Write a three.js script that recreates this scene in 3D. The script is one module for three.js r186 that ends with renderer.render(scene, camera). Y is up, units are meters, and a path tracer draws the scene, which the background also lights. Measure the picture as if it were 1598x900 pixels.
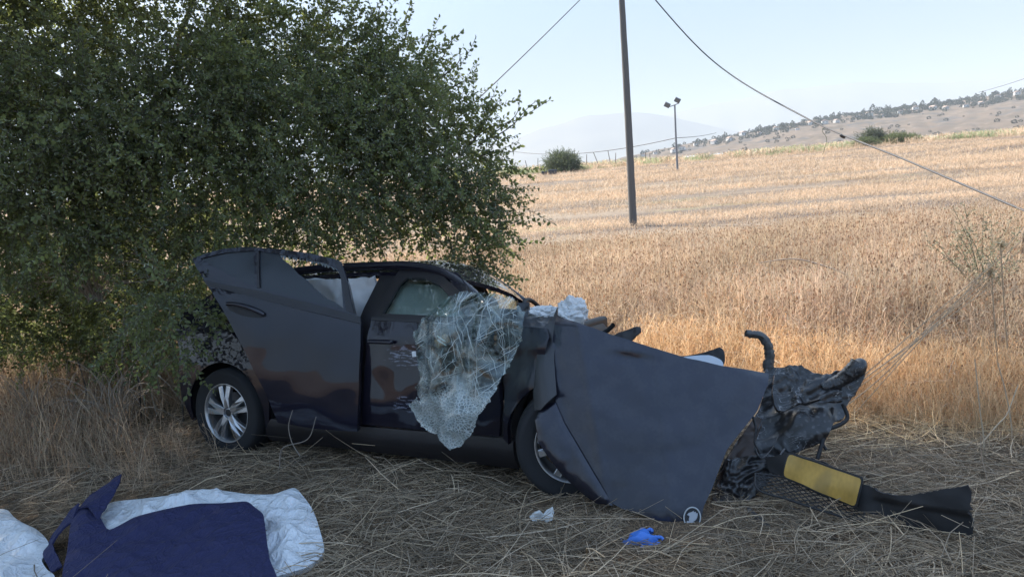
import * as THREE from 'three';
import { mergeGeometries, mergeVertices, toCreasedNormals } from 'three/addons/utils/BufferGeometryUtils.js';
import { RoundedBoxGeometry } from 'three/addons/geometries/RoundedBoxGeometry.js';
import { createNoise2D, createNoise3D } from 'simplex-noise';

// ---------------------------------------------------------------- camera, sky, sun, exposure
const scene = new THREE.Scene();
const FPX = 1150, PITCH = 8.15 * Math.PI / 180, ROLL = 4.4 * Math.PI / 180, EYE = 1.9;
const camera = new THREE.PerspectiveCamera(2 * Math.atan(450 / FPX) * 180 / Math.PI, 16 / 9, 0.05, 30000);
camera.position.set(0, EYE, 0);
camera.rotation.set(-PITCH, 0, -ROLL, 'YXZ');
camera.updateMatrixWorld(true);

const SUN_AZ = -38 * Math.PI / 180, SUN_EL = 40 * Math.PI / 180;
const sunDir = new THREE.Vector3(Math.sin(SUN_AZ) * Math.cos(SUN_EL), Math.sin(SUN_EL), -Math.cos(SUN_AZ) * Math.cos(SUN_EL));
{
  // hazy summer air: pale near the horizon, bluer overhead, a broad soft brightening round the sun
  const W = 1024, H = 512, data = new Float32Array(W * H * 4);
  const mix = (a, b, t) => a + (b - a) * t, sst = (a, b, x) => { const t = Math.min(1, Math.max(0, (x - a) / (b - a))); return t * t * (3 - 2 * t); };
  for (let j = 0; j < H; j++) for (let i = 0; i < W; i++) {
    const el = ((j + 0.5) / H - 0.5) * Math.PI, az = ((i + 0.5) / W - 0.5) * 2 * Math.PI;
    const x = Math.cos(el) * Math.cos(az), y = Math.sin(el), z = Math.cos(el) * Math.sin(az);
    const c = x * sunDir.x + y * sunDir.y + z * sunDir.z;
    const t = sst(-0.02, 0.75, Math.max(y, 0)), t1 = sst(0, 0.3, Math.max(y, 0));
    let r = mix(mix(0.165, 0.13, t1), 0.19, t), g = mix(mix(0.225, 0.212, t1), 0.31, t), b = mix(mix(0.275, 0.305, t1), 0.51, t);
    const glow = 3.4 * Math.pow(Math.max(0, c), 18) + 0.16 * Math.pow(Math.max(0, c), 4);
    const away = sst(0.35, -0.7, c); g *= 1 + 0.06 * away; b *= 1 + 0.16 * away; // bluer air opposite the sun
    r += glow * 0.95; g += glow * 0.97; b += glow;
    const k = (j * W + i) * 4;
    data[k] = r; data[k + 1] = g; data[k + 2] = b; data[k + 3] = 1;
  }
  const sky = new THREE.DataTexture(data, W, H, THREE.RGBAFormat, THREE.FloatType);
  sky.mapping = THREE.EquirectangularReflectionMapping; sky.magFilter = THREE.LinearFilter; sky.needsUpdate = true;
  scene.background = sky; scene.environment = sky;
}
const sun = new THREE.DirectionalLight(new THREE.Color().setRGB(1, 0.92, 0.8), 5);
sun.position.copy(sunDir).multiplyScalar(60); sun.target.position.set(0, 0, -6);
sun.castShadow = true; sun.shadow.radius = 2; sun.shadow.mapSize.set(4096, 4096);
Object.assign(sun.shadow.camera, { left: -30, right: 30, top: 30, bottom: -30, near: 1, far: 150 });
scene.add(sun, sun.target);
const renderer = new THREE.WebGLRenderer({ antialias: true });
renderer.toneMapping = THREE.LinearToneMapping; renderer.toneMappingExposure = 2.42;
renderer.shadowMap.enabled = true;
scene.fog = new THREE.FogExp2(new THREE.Color(0.86, 0.93, 1.0), 0.00024);

// ---------------------------------------------------------------- helpers
let seed = 7;
function rng(s) { return () => { s |= 0; s = s + 0x6D2B79F5 | 0; let t = Math.imul(s ^ s >>> 15, 1 | s); t = t + Math.imul(t ^ t >>> 7, 61 | t) ^ t; return ((t ^ t >>> 14) >>> 0) / 4294967296; }; }
const R = rng(20240);
const rr = (a, b) => a + (b - a) * R();
const n2 = createNoise2D(rng(5)), n3 = createNoise3D(rng(9));
const V = (x, y, z) => new THREE.Vector3(x, y, z);
const clamp = (x, a = 0, b = 1) => Math.min(b, Math.max(a, x));
const lerp = (a, b, t) => a + (b - a) * t;
const sstep = (a, b, x) => { const t = clamp((x - a) / (b - a)); return t * t * (3 - 2 * t); };
const lin = (x, pts) => { for (let i = 1; i < pts.length; i++) if (x <= pts[i][0] || i === pts.length - 1) { const t = clamp((x - pts[i - 1][0]) / (pts[i][0] - pts[i - 1][0])); return lerp(pts[i - 1][1], pts[i][1], t); } };
const fbm = (x, y, o = 4) => { let s = 0, a = 0.5; for (let i = 0; i < o; i++) { s += a * n2(x, y); x = x * 2.03 + 11.3; y = y * 2.03 - 7.1; a *= 0.5; } return s; };
const ridged = (x, y, z, o = 3) => { let s = 0, a = 0.5; for (let i = 0; i < o; i++) { s += a * (1 - 2 * Math.abs(n3(x, y, z))); x *= 2.1; y *= 2.1; z *= 2.1; a *= 0.5; } return s; };
const rgb = (r, g, b) => new THREE.Color().setRGB(r, g, b);
const used = {};
function numbered(n) { const k = used[n] = (used[n] ?? -1) + 1; return k ? `${n}_${String(k).padStart(3, '0')}` : n; }
function tag(o, label, category, group, kind) { if (label) o.userData.label = label; if (category) o.userData.category = category; if (group) o.userData.group = group; if (kind) o.userData.kind = kind; return o; }
function thing(name, label, category, group, at = [0, 0, 0]) { const g = new THREE.Group(); g.name = numbered(name); g.position.set(...at); scene.add(g); return tag(g, label, category, group); }
function part(name, geo, m, parent, label) { const o = new THREE.Mesh(geo, m); o.name = name; o.castShadow = o.receiveShadow = true; parent.add(o); if (label) o.userData.label = label; return o; }
function single(name, geo, m, label, category, group) { const o = new THREE.Mesh(geo, m); o.name = numbered(name); o.castShadow = o.receiveShadow = true; scene.add(o); return tag(o, label, category, group); }
function structure(name, geo, m) { const o = single(name, geo, m); o.userData.kind = 'structure'; return o; }
const std = (c, rough = 0.8, more = {}) => new THREE.MeshStandardMaterial({ color: rgb(...c), roughness: rough, side: THREE.DoubleSide, ...more });
const phy = (c, rough = 0.8, more = {}) => new THREE.MeshPhysicalMaterial({ color: rgb(...c), roughness: rough, side: THREE.DoubleSide, ...more });

// a point of the photograph as a ray from the eye, used to survey where things stand
const sightM = new THREE.Matrix4().makeRotationFromEuler(camera.rotation);
const sight = (x, y) => V((x - 799) / FPX, -(y - 450) / FPX, -1).applyMatrix4(sightM);
const atDepth = (x, y, d) => sight(x, y).multiplyScalar(d).add(camera.position);
const onLevel = (x, y, h = 0) => { const d = sight(x, y); return d.multiplyScalar((h - EYE) / d.y).add(camera.position); };
class Sheet { // a plane in space with axes in metres
  constructor(p, right, up) { this.p = p; this.n = V().crossVectors(right, up).normalize(); this.u = right.clone().normalize(); this.v = V().crossVectors(this.n, this.u).normalize(); }
  static through(a, b, c) { return new Sheet(a, b.clone().sub(a), c.clone().sub(a)); }
  at(a, b, h = 0) { return this.p.clone().addScaledVector(this.u, a).addScaledVector(this.v, b).addScaledVector(this.n, h); }
  from(x, y) { const d = sight(x, y), t = this.p.clone().sub(camera.position).dot(this.n) / d.dot(this.n); const q = d.multiplyScalar(t).add(camera.position).sub(this.p); return [q.dot(this.u), q.dot(this.v)]; }
}
// outline helpers
function dense(pts, L, closed = true) { const o = []; const n = pts.length; for (let i = 0; i < (closed ? n : n - 1); i++) { const a = pts[i], b = pts[(i + 1) % n], k = Math.max(1, Math.round(Math.hypot(b[0] - a[0], b[1] - a[1]) / L)); for (let j = 0; j < k; j++) o.push([lerp(a[0], b[0], j / k), lerp(a[1], b[1], j / k)]); } if (!closed) o.push(pts[n - 1]); return o; }
function curvy(pts, L, tension = 0.5) { const c = new THREE.CatmullRomCurve3(pts.map(p => V(p[0], p[1], 0)), true, 'catmullrom', tension); return c.getSpacedPoints(Math.max(8, Math.round(c.getLength() / L))).slice(0, -1).map(p => [p.x, p.y]); }
function inside(p, poly) { let c = false; for (let i = 0, j = poly.length - 1; i < poly.length; j = i++) { const a = poly[i], b = poly[j]; if ((a[1] > p[1]) !== (b[1] > p[1]) && p[0] < (b[0] - a[0]) * (p[1] - a[1]) / (b[1] - a[1]) + a[0]) c = !c; } return c; }
function edgeDist(p, poly) { let m = 1e9; for (let i = 0; i < poly.length; i++) { const a = poly[i], b = poly[(i + 1) % poly.length], dx = b[0] - a[0], dy = b[1] - a[1], t = clamp(((p[0] - a[0]) * dx + (p[1] - a[1]) * dy) / (dx * dx + dy * dy || 1)); m = Math.min(m, Math.hypot(p[0] - a[0] - t * dx, p[1] - a[1] - t * dy)); } return m; }
// Delaunay mesh of an outline with holes
function meshOutline(outline, holes, L) {
  const pts = [], loops = [outline, ...holes];
  for (const l of loops) for (const p of l) pts.push([p[0] + rr(-1, 1) * 1e-5, p[1] + rr(-1, 1) * 1e-5]);
  let x0 = 1e9, x1 = -1e9, y0 = 1e9, y1 = -1e9;
  for (const p of outline) { x0 = Math.min(x0, p[0]); x1 = Math.max(x1, p[0]); y0 = Math.min(y0, p[1]); y1 = Math.max(y1, p[1]); }
  let row = 0;
  for (let y = y0; y <= y1; y += L * 0.87, row++) for (let x = x0 + (row & 1) * L / 2; x <= x1; x += L) {
    const p = [x + rr(-0.12, 0.12) * L, y + rr(-0.12, 0.12) * L];
    if (inside(p, outline) && !holes.some(h => inside(p, h)) && loops.every(l => edgeDist(p, l) > L * 0.45)) pts.push(p);
  }
  const S = Math.max(x1 - x0, y1 - y0) * 20, cx = (x0 + x1) / 2, cy = (y0 + y1) / 2, n = pts.length;
  const P = [...pts, [cx - S, cy - S], [cx + S, cy - S], [cx, cy + S]];
  const circ = (a, b, c) => { const [ax, ay] = P[a], [bx, by] = P[b], [ex, ey] = P[c], D = 2 * (ax * (by - ey) + bx * (ey - ay) + ex * (ay - by)) || 1e-12, A = ax * ax + ay * ay, B = bx * bx + by * by, E = ex * ex + ey * ey, ux = (A * (by - ey) + B * (ey - ay) + E * (ay - by)) / D, uy = (A * (ex - bx) + B * (ax - ex) + E * (bx - ax)) / D; return { t: [a, b, c], ux, uy, r: (ax - ux) ** 2 + (ay - uy) ** 2 }; };
  let T = [circ(n, n + 1, n + 2)];
  for (let i = 0; i < n; i++) {
    const [x, y] = P[i], edges = new Map(), keep = [];
    for (const q of T) {
      if ((x - q.ux) ** 2 + (y - q.uy) ** 2 < q.r) for (let k = 0; k < 3; k++) { const a = q.t[k], b = q.t[(k + 1) % 3], key = a < b ? a * 65536 + b : b * 65536 + a; if (edges.has(key)) edges.set(key, null); else edges.set(key, [a, b]); }
      else keep.push(q);
    }
    for (const e of edges.values()) if (e) keep.push(circ(e[0], e[1], i));
    T = keep;
  }
  const tris = [];
  for (const { t } of T) {
    if (t.some(k => k >= n)) continue;
    const c = [(P[t[0]][0] + P[t[1]][0] + P[t[2]][0]) / 3, (P[t[0]][1] + P[t[1]][1] + P[t[2]][1]) / 3];
    if (!inside(c, outline) || holes.some(h => inside(c, h))) continue;
    const ar = (P[t[1]][0] - P[t[0]][0]) * (P[t[2]][1] - P[t[0]][1]) - (P[t[2]][0] - P[t[0]][0]) * (P[t[1]][1] - P[t[0]][1]);
    if (Math.abs(ar) < 1e-9) continue;
    tris.push(ar > 0 ? t : [t[0], t[2], t[1]]);
  }
  return { pts, tris };
}
// a sheet of material with thickness: outline (2-D, metres) carried into space by map(a, b) => Vector3
function panel({ outline, holes = [], L = 0.06, map, thick = 0.012, round = false, back }) {
  outline = round ? curvy(outline, L, round === true ? 0.5 : round) : dense(outline, L);
  holes = holes.map(h => round === 'holes' ? curvy(h, L) : dense(h, L));
  const { pts, tris } = meshOutline(outline, holes, L);
  const pos = pts.map(p => map(p[0], p[1], outline));
  const nor = pos.map(() => V(0, 0, 0)), a = V(), b = V();
  for (const [i, j, k] of tris) { const nn = a.subVectors(pos[j], pos[i]).cross(b.subVectors(pos[k], pos[i])).clone(); nor[i].add(nn); nor[j].add(nn); nor[k].add(nn); }
  nor.forEach(v => v.normalize());
  const bk = pos.map((p, i) => back ? back(p, nor[i], pts[i]) : p.clone().addScaledVector(nor[i], -thick));
  const P = [], N = [], UV = [], I = [];
  const put = (p, m, q) => { P.push(p.x, p.y, p.z); N.push(m.x, m.y, m.z); UV.push(q[0], q[1]); return P.length / 3 - 1; };
  pos.forEach((p, i) => put(p, nor[i], pts[i]));
  const o = pos.length;
  bk.forEach((p, i) => put(p, nor[i].clone().negate(), pts[i]));
  const count = new Map();
  for (const [i, j, k] of tris) { I.push(i, j, k, o + i, o + k, o + j); for (const [s, t] of [[i, j], [j, k], [k, i]]) { const key = s < t ? s + '_' + t : t + '_' + s; count.set(key, count.has(key) ? null : [s, t]); } }
  for (const e of count.values()) if (e) {
    const [s, t] = e, m = V().crossVectors(pos[t].clone().sub(pos[s]), nor[s]).normalize();
    const q = [put(pos[s], m, pts[s]), put(bk[s], m, pts[s]), put(bk[t], m, pts[t]), put(pos[t], m, pts[t])];
    I.push(q[0], q[1], q[2], q[0], q[2], q[3]);
  }
  const g = new THREE.BufferGeometry();
  g.setAttribute('position', new THREE.Float32BufferAttribute(P, 3)); g.setAttribute('normal', new THREE.Float32BufferAttribute(N, 3)); g.setAttribute('uv', new THREE.Float32BufferAttribute(UV, 2)); g.setIndex(I);
  return g;
}
const tube = (pts, r, seg = 24, rad = 6, closed = false) => { const c = new THREE.CatmullRomCurve3(pts.map(p => p.isVector3 ? p : V(...p)), closed); return new THREE.TubeGeometry(c, seg, r, rad, closed); };
function taper(pts, r0, r1, seg = 20, rad = 7, bump = 0) { // tube whose radius runs from r0 to r1
  const c = new THREE.CatmullRomCurve3(pts), g = new THREE.TubeGeometry(c, seg, 1, rad), p = g.attributes.position, q = V();
  for (let i = 0; i <= seg; i++) { c.getPointAt(i / seg, q); const r = lerp(r0, r1, i / seg); for (let j = 0; j <= rad; j++) { const k = i * (rad + 1) + j, w = r * (1 + bump * n3(p.getX(k) * 3, p.getY(k) * 3, p.getZ(k) * 3 + i)); p.setXYZ(k, q.x + (p.getX(k) - q.x) * w, q.y + (p.getY(k) - q.y) * w, q.z + (p.getZ(k) - q.z) * w); } }
  g.computeVertexNormals(); return g;
}
function merge(list) { return mergeGeometries(list.map(g => { const h = g.index ? g.toNonIndexed() : g; for (const k of Object.keys(h.attributes)) if (!['position', 'normal', 'uv'].includes(k)) h.deleteAttribute(k); return h; })); }
function dataTex(w, h, fn, srgb = true, repeat = true) {
  const d = new Uint8Array(w * h * 4);
  for (let j = 0; j < h; j++) for (let i = 0; i < w; i++) { const c = fn(i / w, j / h, i, j), k = (j * w + i) * 4; for (let q = 0; q < 3; q++) { const v = clamp(c[q]); d[k + q] = Math.round(255 * (srgb ? (v <= 0.0031308 ? v * 12.92 : 1.055 * Math.pow(v, 1 / 2.4) - 0.055) : v)); } d[k + 3] = 255; }
  const t = new THREE.DataTexture(d, w, h); if (srgb) t.colorSpace = THREE.SRGBColorSpace; t.magFilter = t.minFilter = THREE.LinearFilter; if (repeat) t.wrapS = t.wrapT = THREE.RepeatWrapping; t.needsUpdate = true; return t;
}
function scatter(name, geo, m, list, parent = scene) { // list of [Matrix4, Color]
  const o = new THREE.InstancedMesh(geo, m, list.length); list.forEach(([x, c], i) => { o.setMatrixAt(i, x); if (c) o.setColorAt(i, c); });
  o.name = parent === scene ? numbered(name) : name; o.castShadow = o.receiveShadow = true; o.userData.kind = 'stuff'; parent.add(o); return o;
}
const mat4 = (p, e, s) => new THREE.Matrix4().compose(p, new THREE.Quaternion().setFromEuler(new THREE.Euler(...e, 'YXZ')), typeof s === 'number' ? V(s, s, s) : s);

// ---------------------------------------------------------------- ground and far land
function groundY(x, z) {
  const d = Math.hypot(x, z) * (z < 0 ? 1 : 0) * 0.3 + Math.max(-z, 0) * 0.7;
  let h = 0.02 * fbm(x * 0.9, z * 0.9, 3) * sstep(60, 10, Math.abs(z));
  h += 0.044 * 12 * Math.log(1 + Math.exp((Math.min(d, 112) - 28) / 12));
  h += 0.25 * fbm(x * 0.03 + 4, z * 0.05, 2) * sstep(15, 60, d);
  const over = d - 104 - 4 * n2(x * 0.02, 3);
  if (over > 0) h -= Math.min(over * 0.16, 8) + Math.max(0, Math.min(over - 50, 900)) * 0.09;
  return h;
}
{
  const cols = 260, P = [], UV = [], I = [], zs = [];
  for (let z = 260; z > 6; z *= 0.9) zs.push(z);
  for (let z = 6; z > -14; z -= 0.12) zs.push(z);
  for (let z = -14, s = 0.16; z > -130; s *= 1.018) { zs.push(z); z -= s; }
  for (let z = -130; z > -9000; z *= 1.12) zs.push(z);
  for (const z of zs) for (let i = 0; i <= cols; i++) {
    const u = i / cols * 2 - 1, w = 9 + Math.abs(z) * 1.25, x = w * (0.45 * u + 0.55 * u * u * u);
    P.push(x, groundY(x, z), z); UV.push(x / 160 + 0.5, -z / 130);
  }
  for (let j = 0; j < zs.length - 1; j++) for (let i = 0; i < cols; i++) { const a = j * (cols + 1) + i, b = a + cols + 1; I.push(a, a + 1, b, b, a + 1, b + 1); }
  const g = new THREE.BufferGeometry();
  g.setAttribute('position', new THREE.Float32BufferAttribute(P, 3)); g.setAttribute('uv', new THREE.Float32BufferAttribute(UV, 2)); g.setIndex(I); g.computeVertexNormals();
  // mown field: bands of pale straw, bare earth and green regrowth, drawn out along the rows
  const map = dataTex(2048, 2048, (u, v) => {
    const x = (u - 0.5) * 160, d = v * 130;
    const band = fbm(x * 0.02 + d * 0.006, d * 0.22, 4), fine = n2(x * 1.1, d * 4.3), fin2 = n2(x * 3.3, d * 9), patch = fbm(x * 0.07, d * 0.12 + 9, 3);
    let s = clamp(0.5 + 1.0 * band + 0.3 * fine + 0.25 * fin2 + 0.35 * patch);
    if (d < 14) s = lerp(0.35 + 0.2 * fine, s, sstep(4, 14, d));
    let c = [lerp(0.07, 0.24, s), lerp(0.052, 0.18, s), lerp(0.04, 0.122, s)];
    const gr = sstep(0.25, 0.6, fbm(x * 0.05 + 30, d * 0.2 + 3, 3)) * 0.5 * sstep(18, 26, d) * sstep(60, 35, d);
    c = c.map((q, i) => lerp(q, [0.22, 0.21, 0.08][i], gr));
    return c;
  });
  map.wrapS = map.wrapT = THREE.MirroredRepeatWrapping;
  structure('ground', g, new THREE.MeshStandardMaterial({ map, roughness: 0.95 }));
  // the verge: earth under a thatch of fine straw bits
  const cv = document.createElement('canvas'); cv.width = cv.height = 1024; const x2 = cv.getContext('2d'); x2.fillStyle = '#5a4a3a'; x2.fillRect(0, 0, 1024, 1024);
  const r = rng(404);
  for (let i = 0; i < 26000; i++) { const l = 14 + 70 * r() * r(), a = r() * 6.3, x = r() * 1024, y = r() * 1024, v = 0.2 + 1.05 * r(), b = v; x2.strokeStyle = `rgb(${165 * b | 0},${138 * b | 0},${108 * b | 0})`; x2.lineWidth = 0.8 + 2.0 * r() * r(); for (const ox of [-1024, 0, 1024]) for (const oy of [-1024, 0, 1024]) { if (x + ox < -90 || x + ox > 1114 || y + oy < -90 || y + oy > 1114) continue; x2.beginPath(); x2.moveTo(x + ox, y + oy); x2.quadraticCurveTo(x + ox + Math.cos(a) * l * 0.5 + (r() - 0.5) * 8, y + oy + Math.sin(a) * l * 0.5 + (r() - 0.5) * 8, x + ox + Math.cos(a) * l, y + oy + Math.sin(a) * l); x2.stroke(); } }
  const tex = new THREE.CanvasTexture(cv); tex.colorSpace = THREE.SRGBColorSpace; tex.wrapS = tex.wrapT = THREE.RepeatWrapping;
  const bump = new THREE.CanvasTexture(cv); bump.wrapS = bump.wrapT = THREE.RepeatWrapping;
  const Q = [], U = [], C = [], J = [], nx = 150, nz = 110;
  for (let j = 0; j <= nz; j++) for (let i = 0; i <= nx; i++) { const x = lerp(-9.5, 7.5, i / nx), z = lerp(1, -9.5, j / nz), e = Math.min(i, nx - i, j, nz - j), v = 0.9 + 0.3 * fbm(x * 0.7, z * 0.7, 3); Q.push(x, groundY(x, z) + (e < 1 ? -0.05 : 0.006 + 0.02 * Math.max(0, n2(x * 2.3, z * 2.3))), z); U.push(x / 1.45 + 0.13 * n2(x * 0.4, z * 0.4), z / 1.45); C.push(v * 1.02, v, v * 0.97); }
  for (let j = 0; j < nz; j++) for (let i = 0; i < nx; i++) { const a = j * (nx + 1) + i, b = a + nx + 1; J.push(a, a + 1, b, b, a + 1, b + 1); }
  const vg = new THREE.BufferGeometry(); vg.setAttribute('position', new THREE.Float32BufferAttribute(Q, 3)); vg.setAttribute('uv', new THREE.Float32BufferAttribute(U, 2)); vg.setAttribute('color', new THREE.Float32BufferAttribute(C, 3)); vg.setIndex(J); vg.computeVertexNormals();
  structure('verge', vg, new THREE.MeshStandardMaterial({ map: tex, bumpMap: bump, bumpScale: 0.012, vertexColors: true, roughness: 0.95 }));
}
// hill rising to the right: rows run from the foot to the ridge
const ridgePx = [[880, 2], [930, 10], [985, 25], [1100, 39], [1200, 50], [1300, 60], [1400, 65], [1500, 69], [1598, 77], [1900, 98], [2400, 108]];
const RIDGE = 1000;
function hillAt(px, v) { // v 0 foot .. 1 ridge .. beyond
  const dist = lerp(330, RIDGE, v), x = (px - 799) / FPX * dist * 1.0, z = -dist;
  const top = EYE + lin(px, ridgePx) / FPX * RIDGE * 1.03, foot = -16 - 14 * sstep(1300, 900, px);
  let y = v <= 1 ? lerp(foot, top, Math.pow(v, 1.15)) : top - (v - 1) * 60;
  y += (2.2 * fbm(px * 0.02, v * 7, 4) + 1.2 * Math.round(3 * fbm(px * 0.006, v * 16, 2)) / 3) * sstep(0, 0.15, v) * (v > 0.97 ? 0.35 : 1);
  return V(x, y, z);
}
{
  const nu = 260, nv = 110, P = [], C = [], I = [];
  for (let j = 0; j <= nv; j++) for (let i = 0; i <= nu; i++) {
    const px = lerp(870, 2400, i / nu), v = j / nv * 1.25, p = hillAt(px, v); P.push(p.x, p.y, p.z);
    const a = fbm(px * 0.018, v * 14, 4), b = fbm(px * 0.01 + 5, v * 26 + 2, 3), rock = sstep(0.22, 0.42, fbm(px * 0.008 + 2, v * 11 + 8, 4)), track = sstep(0.03, 0.0, Math.abs(b)) * 0.5;
    let c = [0.115 + 0.06 * a, 0.08 + 0.04 * a, 0.05 + 0.03 * a];
    c = c.map((q, k) => lerp(q, [0.055, 0.052, 0.05][k], rock * 0.8)); c = c.map((q, k) => lerp(q, [0.26, 0.2, 0.15][k], track));
    const low = sstep(0.5, 0.2, v) * sstep(1500, 1000, px); c = c.map((q, k) => lerp(q, [0.11, 0.09, 0.06][k], low * 0.6));
    C.push(...c);
  }
  for (let j = 0; j < nv; j++) for (let i = 0; i < nu; i++) { const a = j * (nu + 1) + i, b = a + nu + 1; I.push(a, a + 1, b, b, a + 1, b + 1); }
  const g = new THREE.BufferGeometry(); g.setAttribute('position', new THREE.Float32BufferAttribute(P, 3)); g.setAttribute('color', new THREE.Float32BufferAttribute(C, 3)); g.setIndex(I); g.computeVertexNormals();
  structure('hill', g, new THREE.MeshStandardMaterial({ vertexColors: true, roughness: 1 }));
}
for (const [name, dist, line] of [['mountains', 5000, [[-600, 40], [300, 20], [700, 50], [800, 62], [860, 78], [930, 92], [985, 94], [1040, 88], [1100, 70], [1200, 40], [1500, 10], [2400, 10]]], ['mountains', 5900, [[600, 10], [900, 30], [1000, 72], [1080, 88], [1150, 98], [1230, 108], [1330, 112], [1500, 100], [1800, 110], [2600, 60]]]]) {
  const nu = 160, nv = 24, P = [], I = [];
  for (let j = 0; j <= nv; j++) for (let i = 0; i <= nu; i++) {
    const px = lerp(line[0][0], line.at(-1)[0], i / nu), v = j / nv, d = dist * (0.8 + 0.2 * Math.min(v, 1)), top = (lin(px, line) + 3 * fbm(px * 0.012, dist, 4)) / FPX * dist;
    P.push((px - 799) / FPX * d, lerp(-140, top, Math.pow(v, 1.3)) + 25 * fbm(px * 0.02, v * 5, 4) * v * (1 - v) * 4, -d);
  }
  for (let j = 0; j < nv; j++) for (let i = 0; i < nu; i++) { const a = j * (nu + 1) + i, b = a + nu + 1; I.push(a, a + 1, b, b, a + 1, b + 1); }
  const g = new THREE.BufferGeometry(); g.setAttribute('position', new THREE.Float32BufferAttribute(P, 3)); g.setIndex(I); g.computeVertexNormals();
  structure(name, g, std([0.26, 0.23, 0.18], 1));
}
// ---------------------------------------------------------------- trees and bushes
const barkM = std([0.10, 0.085, 0.07], 0.95), leafM = phy([0.085, 0.115, 0.05], 1, { transmission: 0.56, thickness: 0, ior: 1.4 });
function leafInto(P, I, base, dir, side, len, wid, fold) {
  const k = P.length / 3, n = V().crossVectors(dir, side).normalize(), at = (t, w, f) => { const q = base.clone().addScaledVector(dir, t * len).addScaledVector(side, w * wid).addScaledVector(n, f * wid); P.push(q.x, q.y, q.z); };
  at(0, 0, 0); at(0.3, 0.46, fold); at(0.7, 0.36, fold); at(1, 0, -0.15); at(0.7, -0.36, fold); at(0.3, -0.46, fold);
  I.push(k, k + 1, k + 5, k + 1, k + 2, k + 4, k + 1, k + 4, k + 5, k + 2, k + 3, k + 4);
}
function sprig(rand, len, leaves, leafLen, leafWid, bend) {
  const P = [], I = [], pts = [], sway = (rand() - 0.5) * bend, sw2 = (rand() - 0.5) * bend;
  const at = t => V(sway * t * t * len + 0.012 * Math.sin(t * 9 + sw2 * 9), t * len, sw2 * t * t * len + 0.012 * Math.cos(t * 8 + sway * 9));
  for (let i = 0; i <= 6; i++) pts.push(at(i / 6));
  for (let i = 0; i < leaves; i++) {
    const t = 0.08 + 0.92 * (i + rand() * 0.5) / leaves, b = at(Math.min(t, 1)), a = i * 2.4 + rand() * 0.9, el = 0.2 + rand() * 0.9;
    const d = V(Math.cos(a), el, Math.sin(a)).normalize(), s = V().crossVectors(d, V(rand() - 0.5, rand() - 0.2, rand() - 0.5)).normalize(), z = 0.65 + rand() * 0.5;
    leafInto(P, I, b, d, s, leafLen * z, leafWid * z, 0.18);
  }
  const g = new THREE.BufferGeometry(); g.setAttribute('position', new THREE.Float32BufferAttribute(P, 3)); g.setIndex(I); g.computeVertexNormals();
  g.setAttribute('uv', new THREE.Float32BufferAttribute(new Float32Array(P.length / 3 * 2), 2));
  const st = new THREE.TubeGeometry(new THREE.CatmullRomCurve3(pts), 5, 0.0018, 3);
  return { leaves: g, stem: st };
}
const sprigs = [1, 2, 3, 4, 5].map(i => sprig(rng(i * 31), 0.30 + 0.02 * i, 24, 0.038, 0.024, 0.9));
const UPV = V(0, 1, 0);
const aim = (p, d, s, spin) => new THREE.Matrix4().compose(p, new THREE.Quaternion().setFromUnitVectors(UPV, d).multiply(new THREE.Quaternion().setFromAxisAngle(UPV, spin)), V(s, s, s));
function crownOf(parent, blobs, per, leafTone, size = 1, droop = 0.5, hole = null) { // blobs: [centre, radius, density]
  const lists = sprigs.map(() => []);
  for (const [c, r, dens = 1, flat = 1] of blobs) {
    const n = Math.round(per * r * r * dens);
    for (let i = 0; i < n; i++) {
      const d = V(rr(-1, 1), rr(-1, 1), rr(-1, 1)); if (d.lengthSq() > 1 || d.lengthSq() < 0.01) { i--; continue; } d.normalize();
      const lump = 1 + 0.28 * n3(c.x + d.x * 2.2, c.y + d.y * 2.2, c.z + d.z * 2.2), q = r * lump * Math.pow(rr(0.12, 1), 0.5);
      const p = c.clone().add(V(d.x * q, d.y * q * flat, d.z * q));
      if (hole && hole(p)) continue;
      if (p.y < 0.1) continue;
      const dir = d.clone().multiplyScalar(0.7).add(V(rr(-0.8, 0.8), rr(-0.8, 0.8) - droop * rr(0, 1.3), rr(-0.8, 0.8))).normalize(), cl = n3(p.x * 1.9 + 5, p.y * 1.9, p.z * 1.9), t = rr(0.72, 1.25) * (1 + 0.25 * cl), y = rr(-0.02, 0.035) + 0.02 * cl;
      if (n3(p.x * 2.3, p.y * 2.3 + 9, p.z * 2.3) < -0.4 && R() < 0.7) continue; // gaps between the leaf clusters
      lists[i % sprigs.length].push([aim(p, dir, size * rr(0.75, 1.2), rr(0, 6.3)), rgb(leafTone[0] * t + y, leafTone[1] * t + y, leafTone[2] * t)]);
    }
  }
  lists.forEach((l, i) => { if (!l.length) return; scatter('crown', sprigs[i].leaves, leafM, l, parent); scatter('twigs', sprigs[i].stem, barkM, l.map(([m]) => [m]), parent); });
}
leafM.color.setRGB(1, 1, 1);
const G0 = [0.185, 0.218, 0.076];
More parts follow.
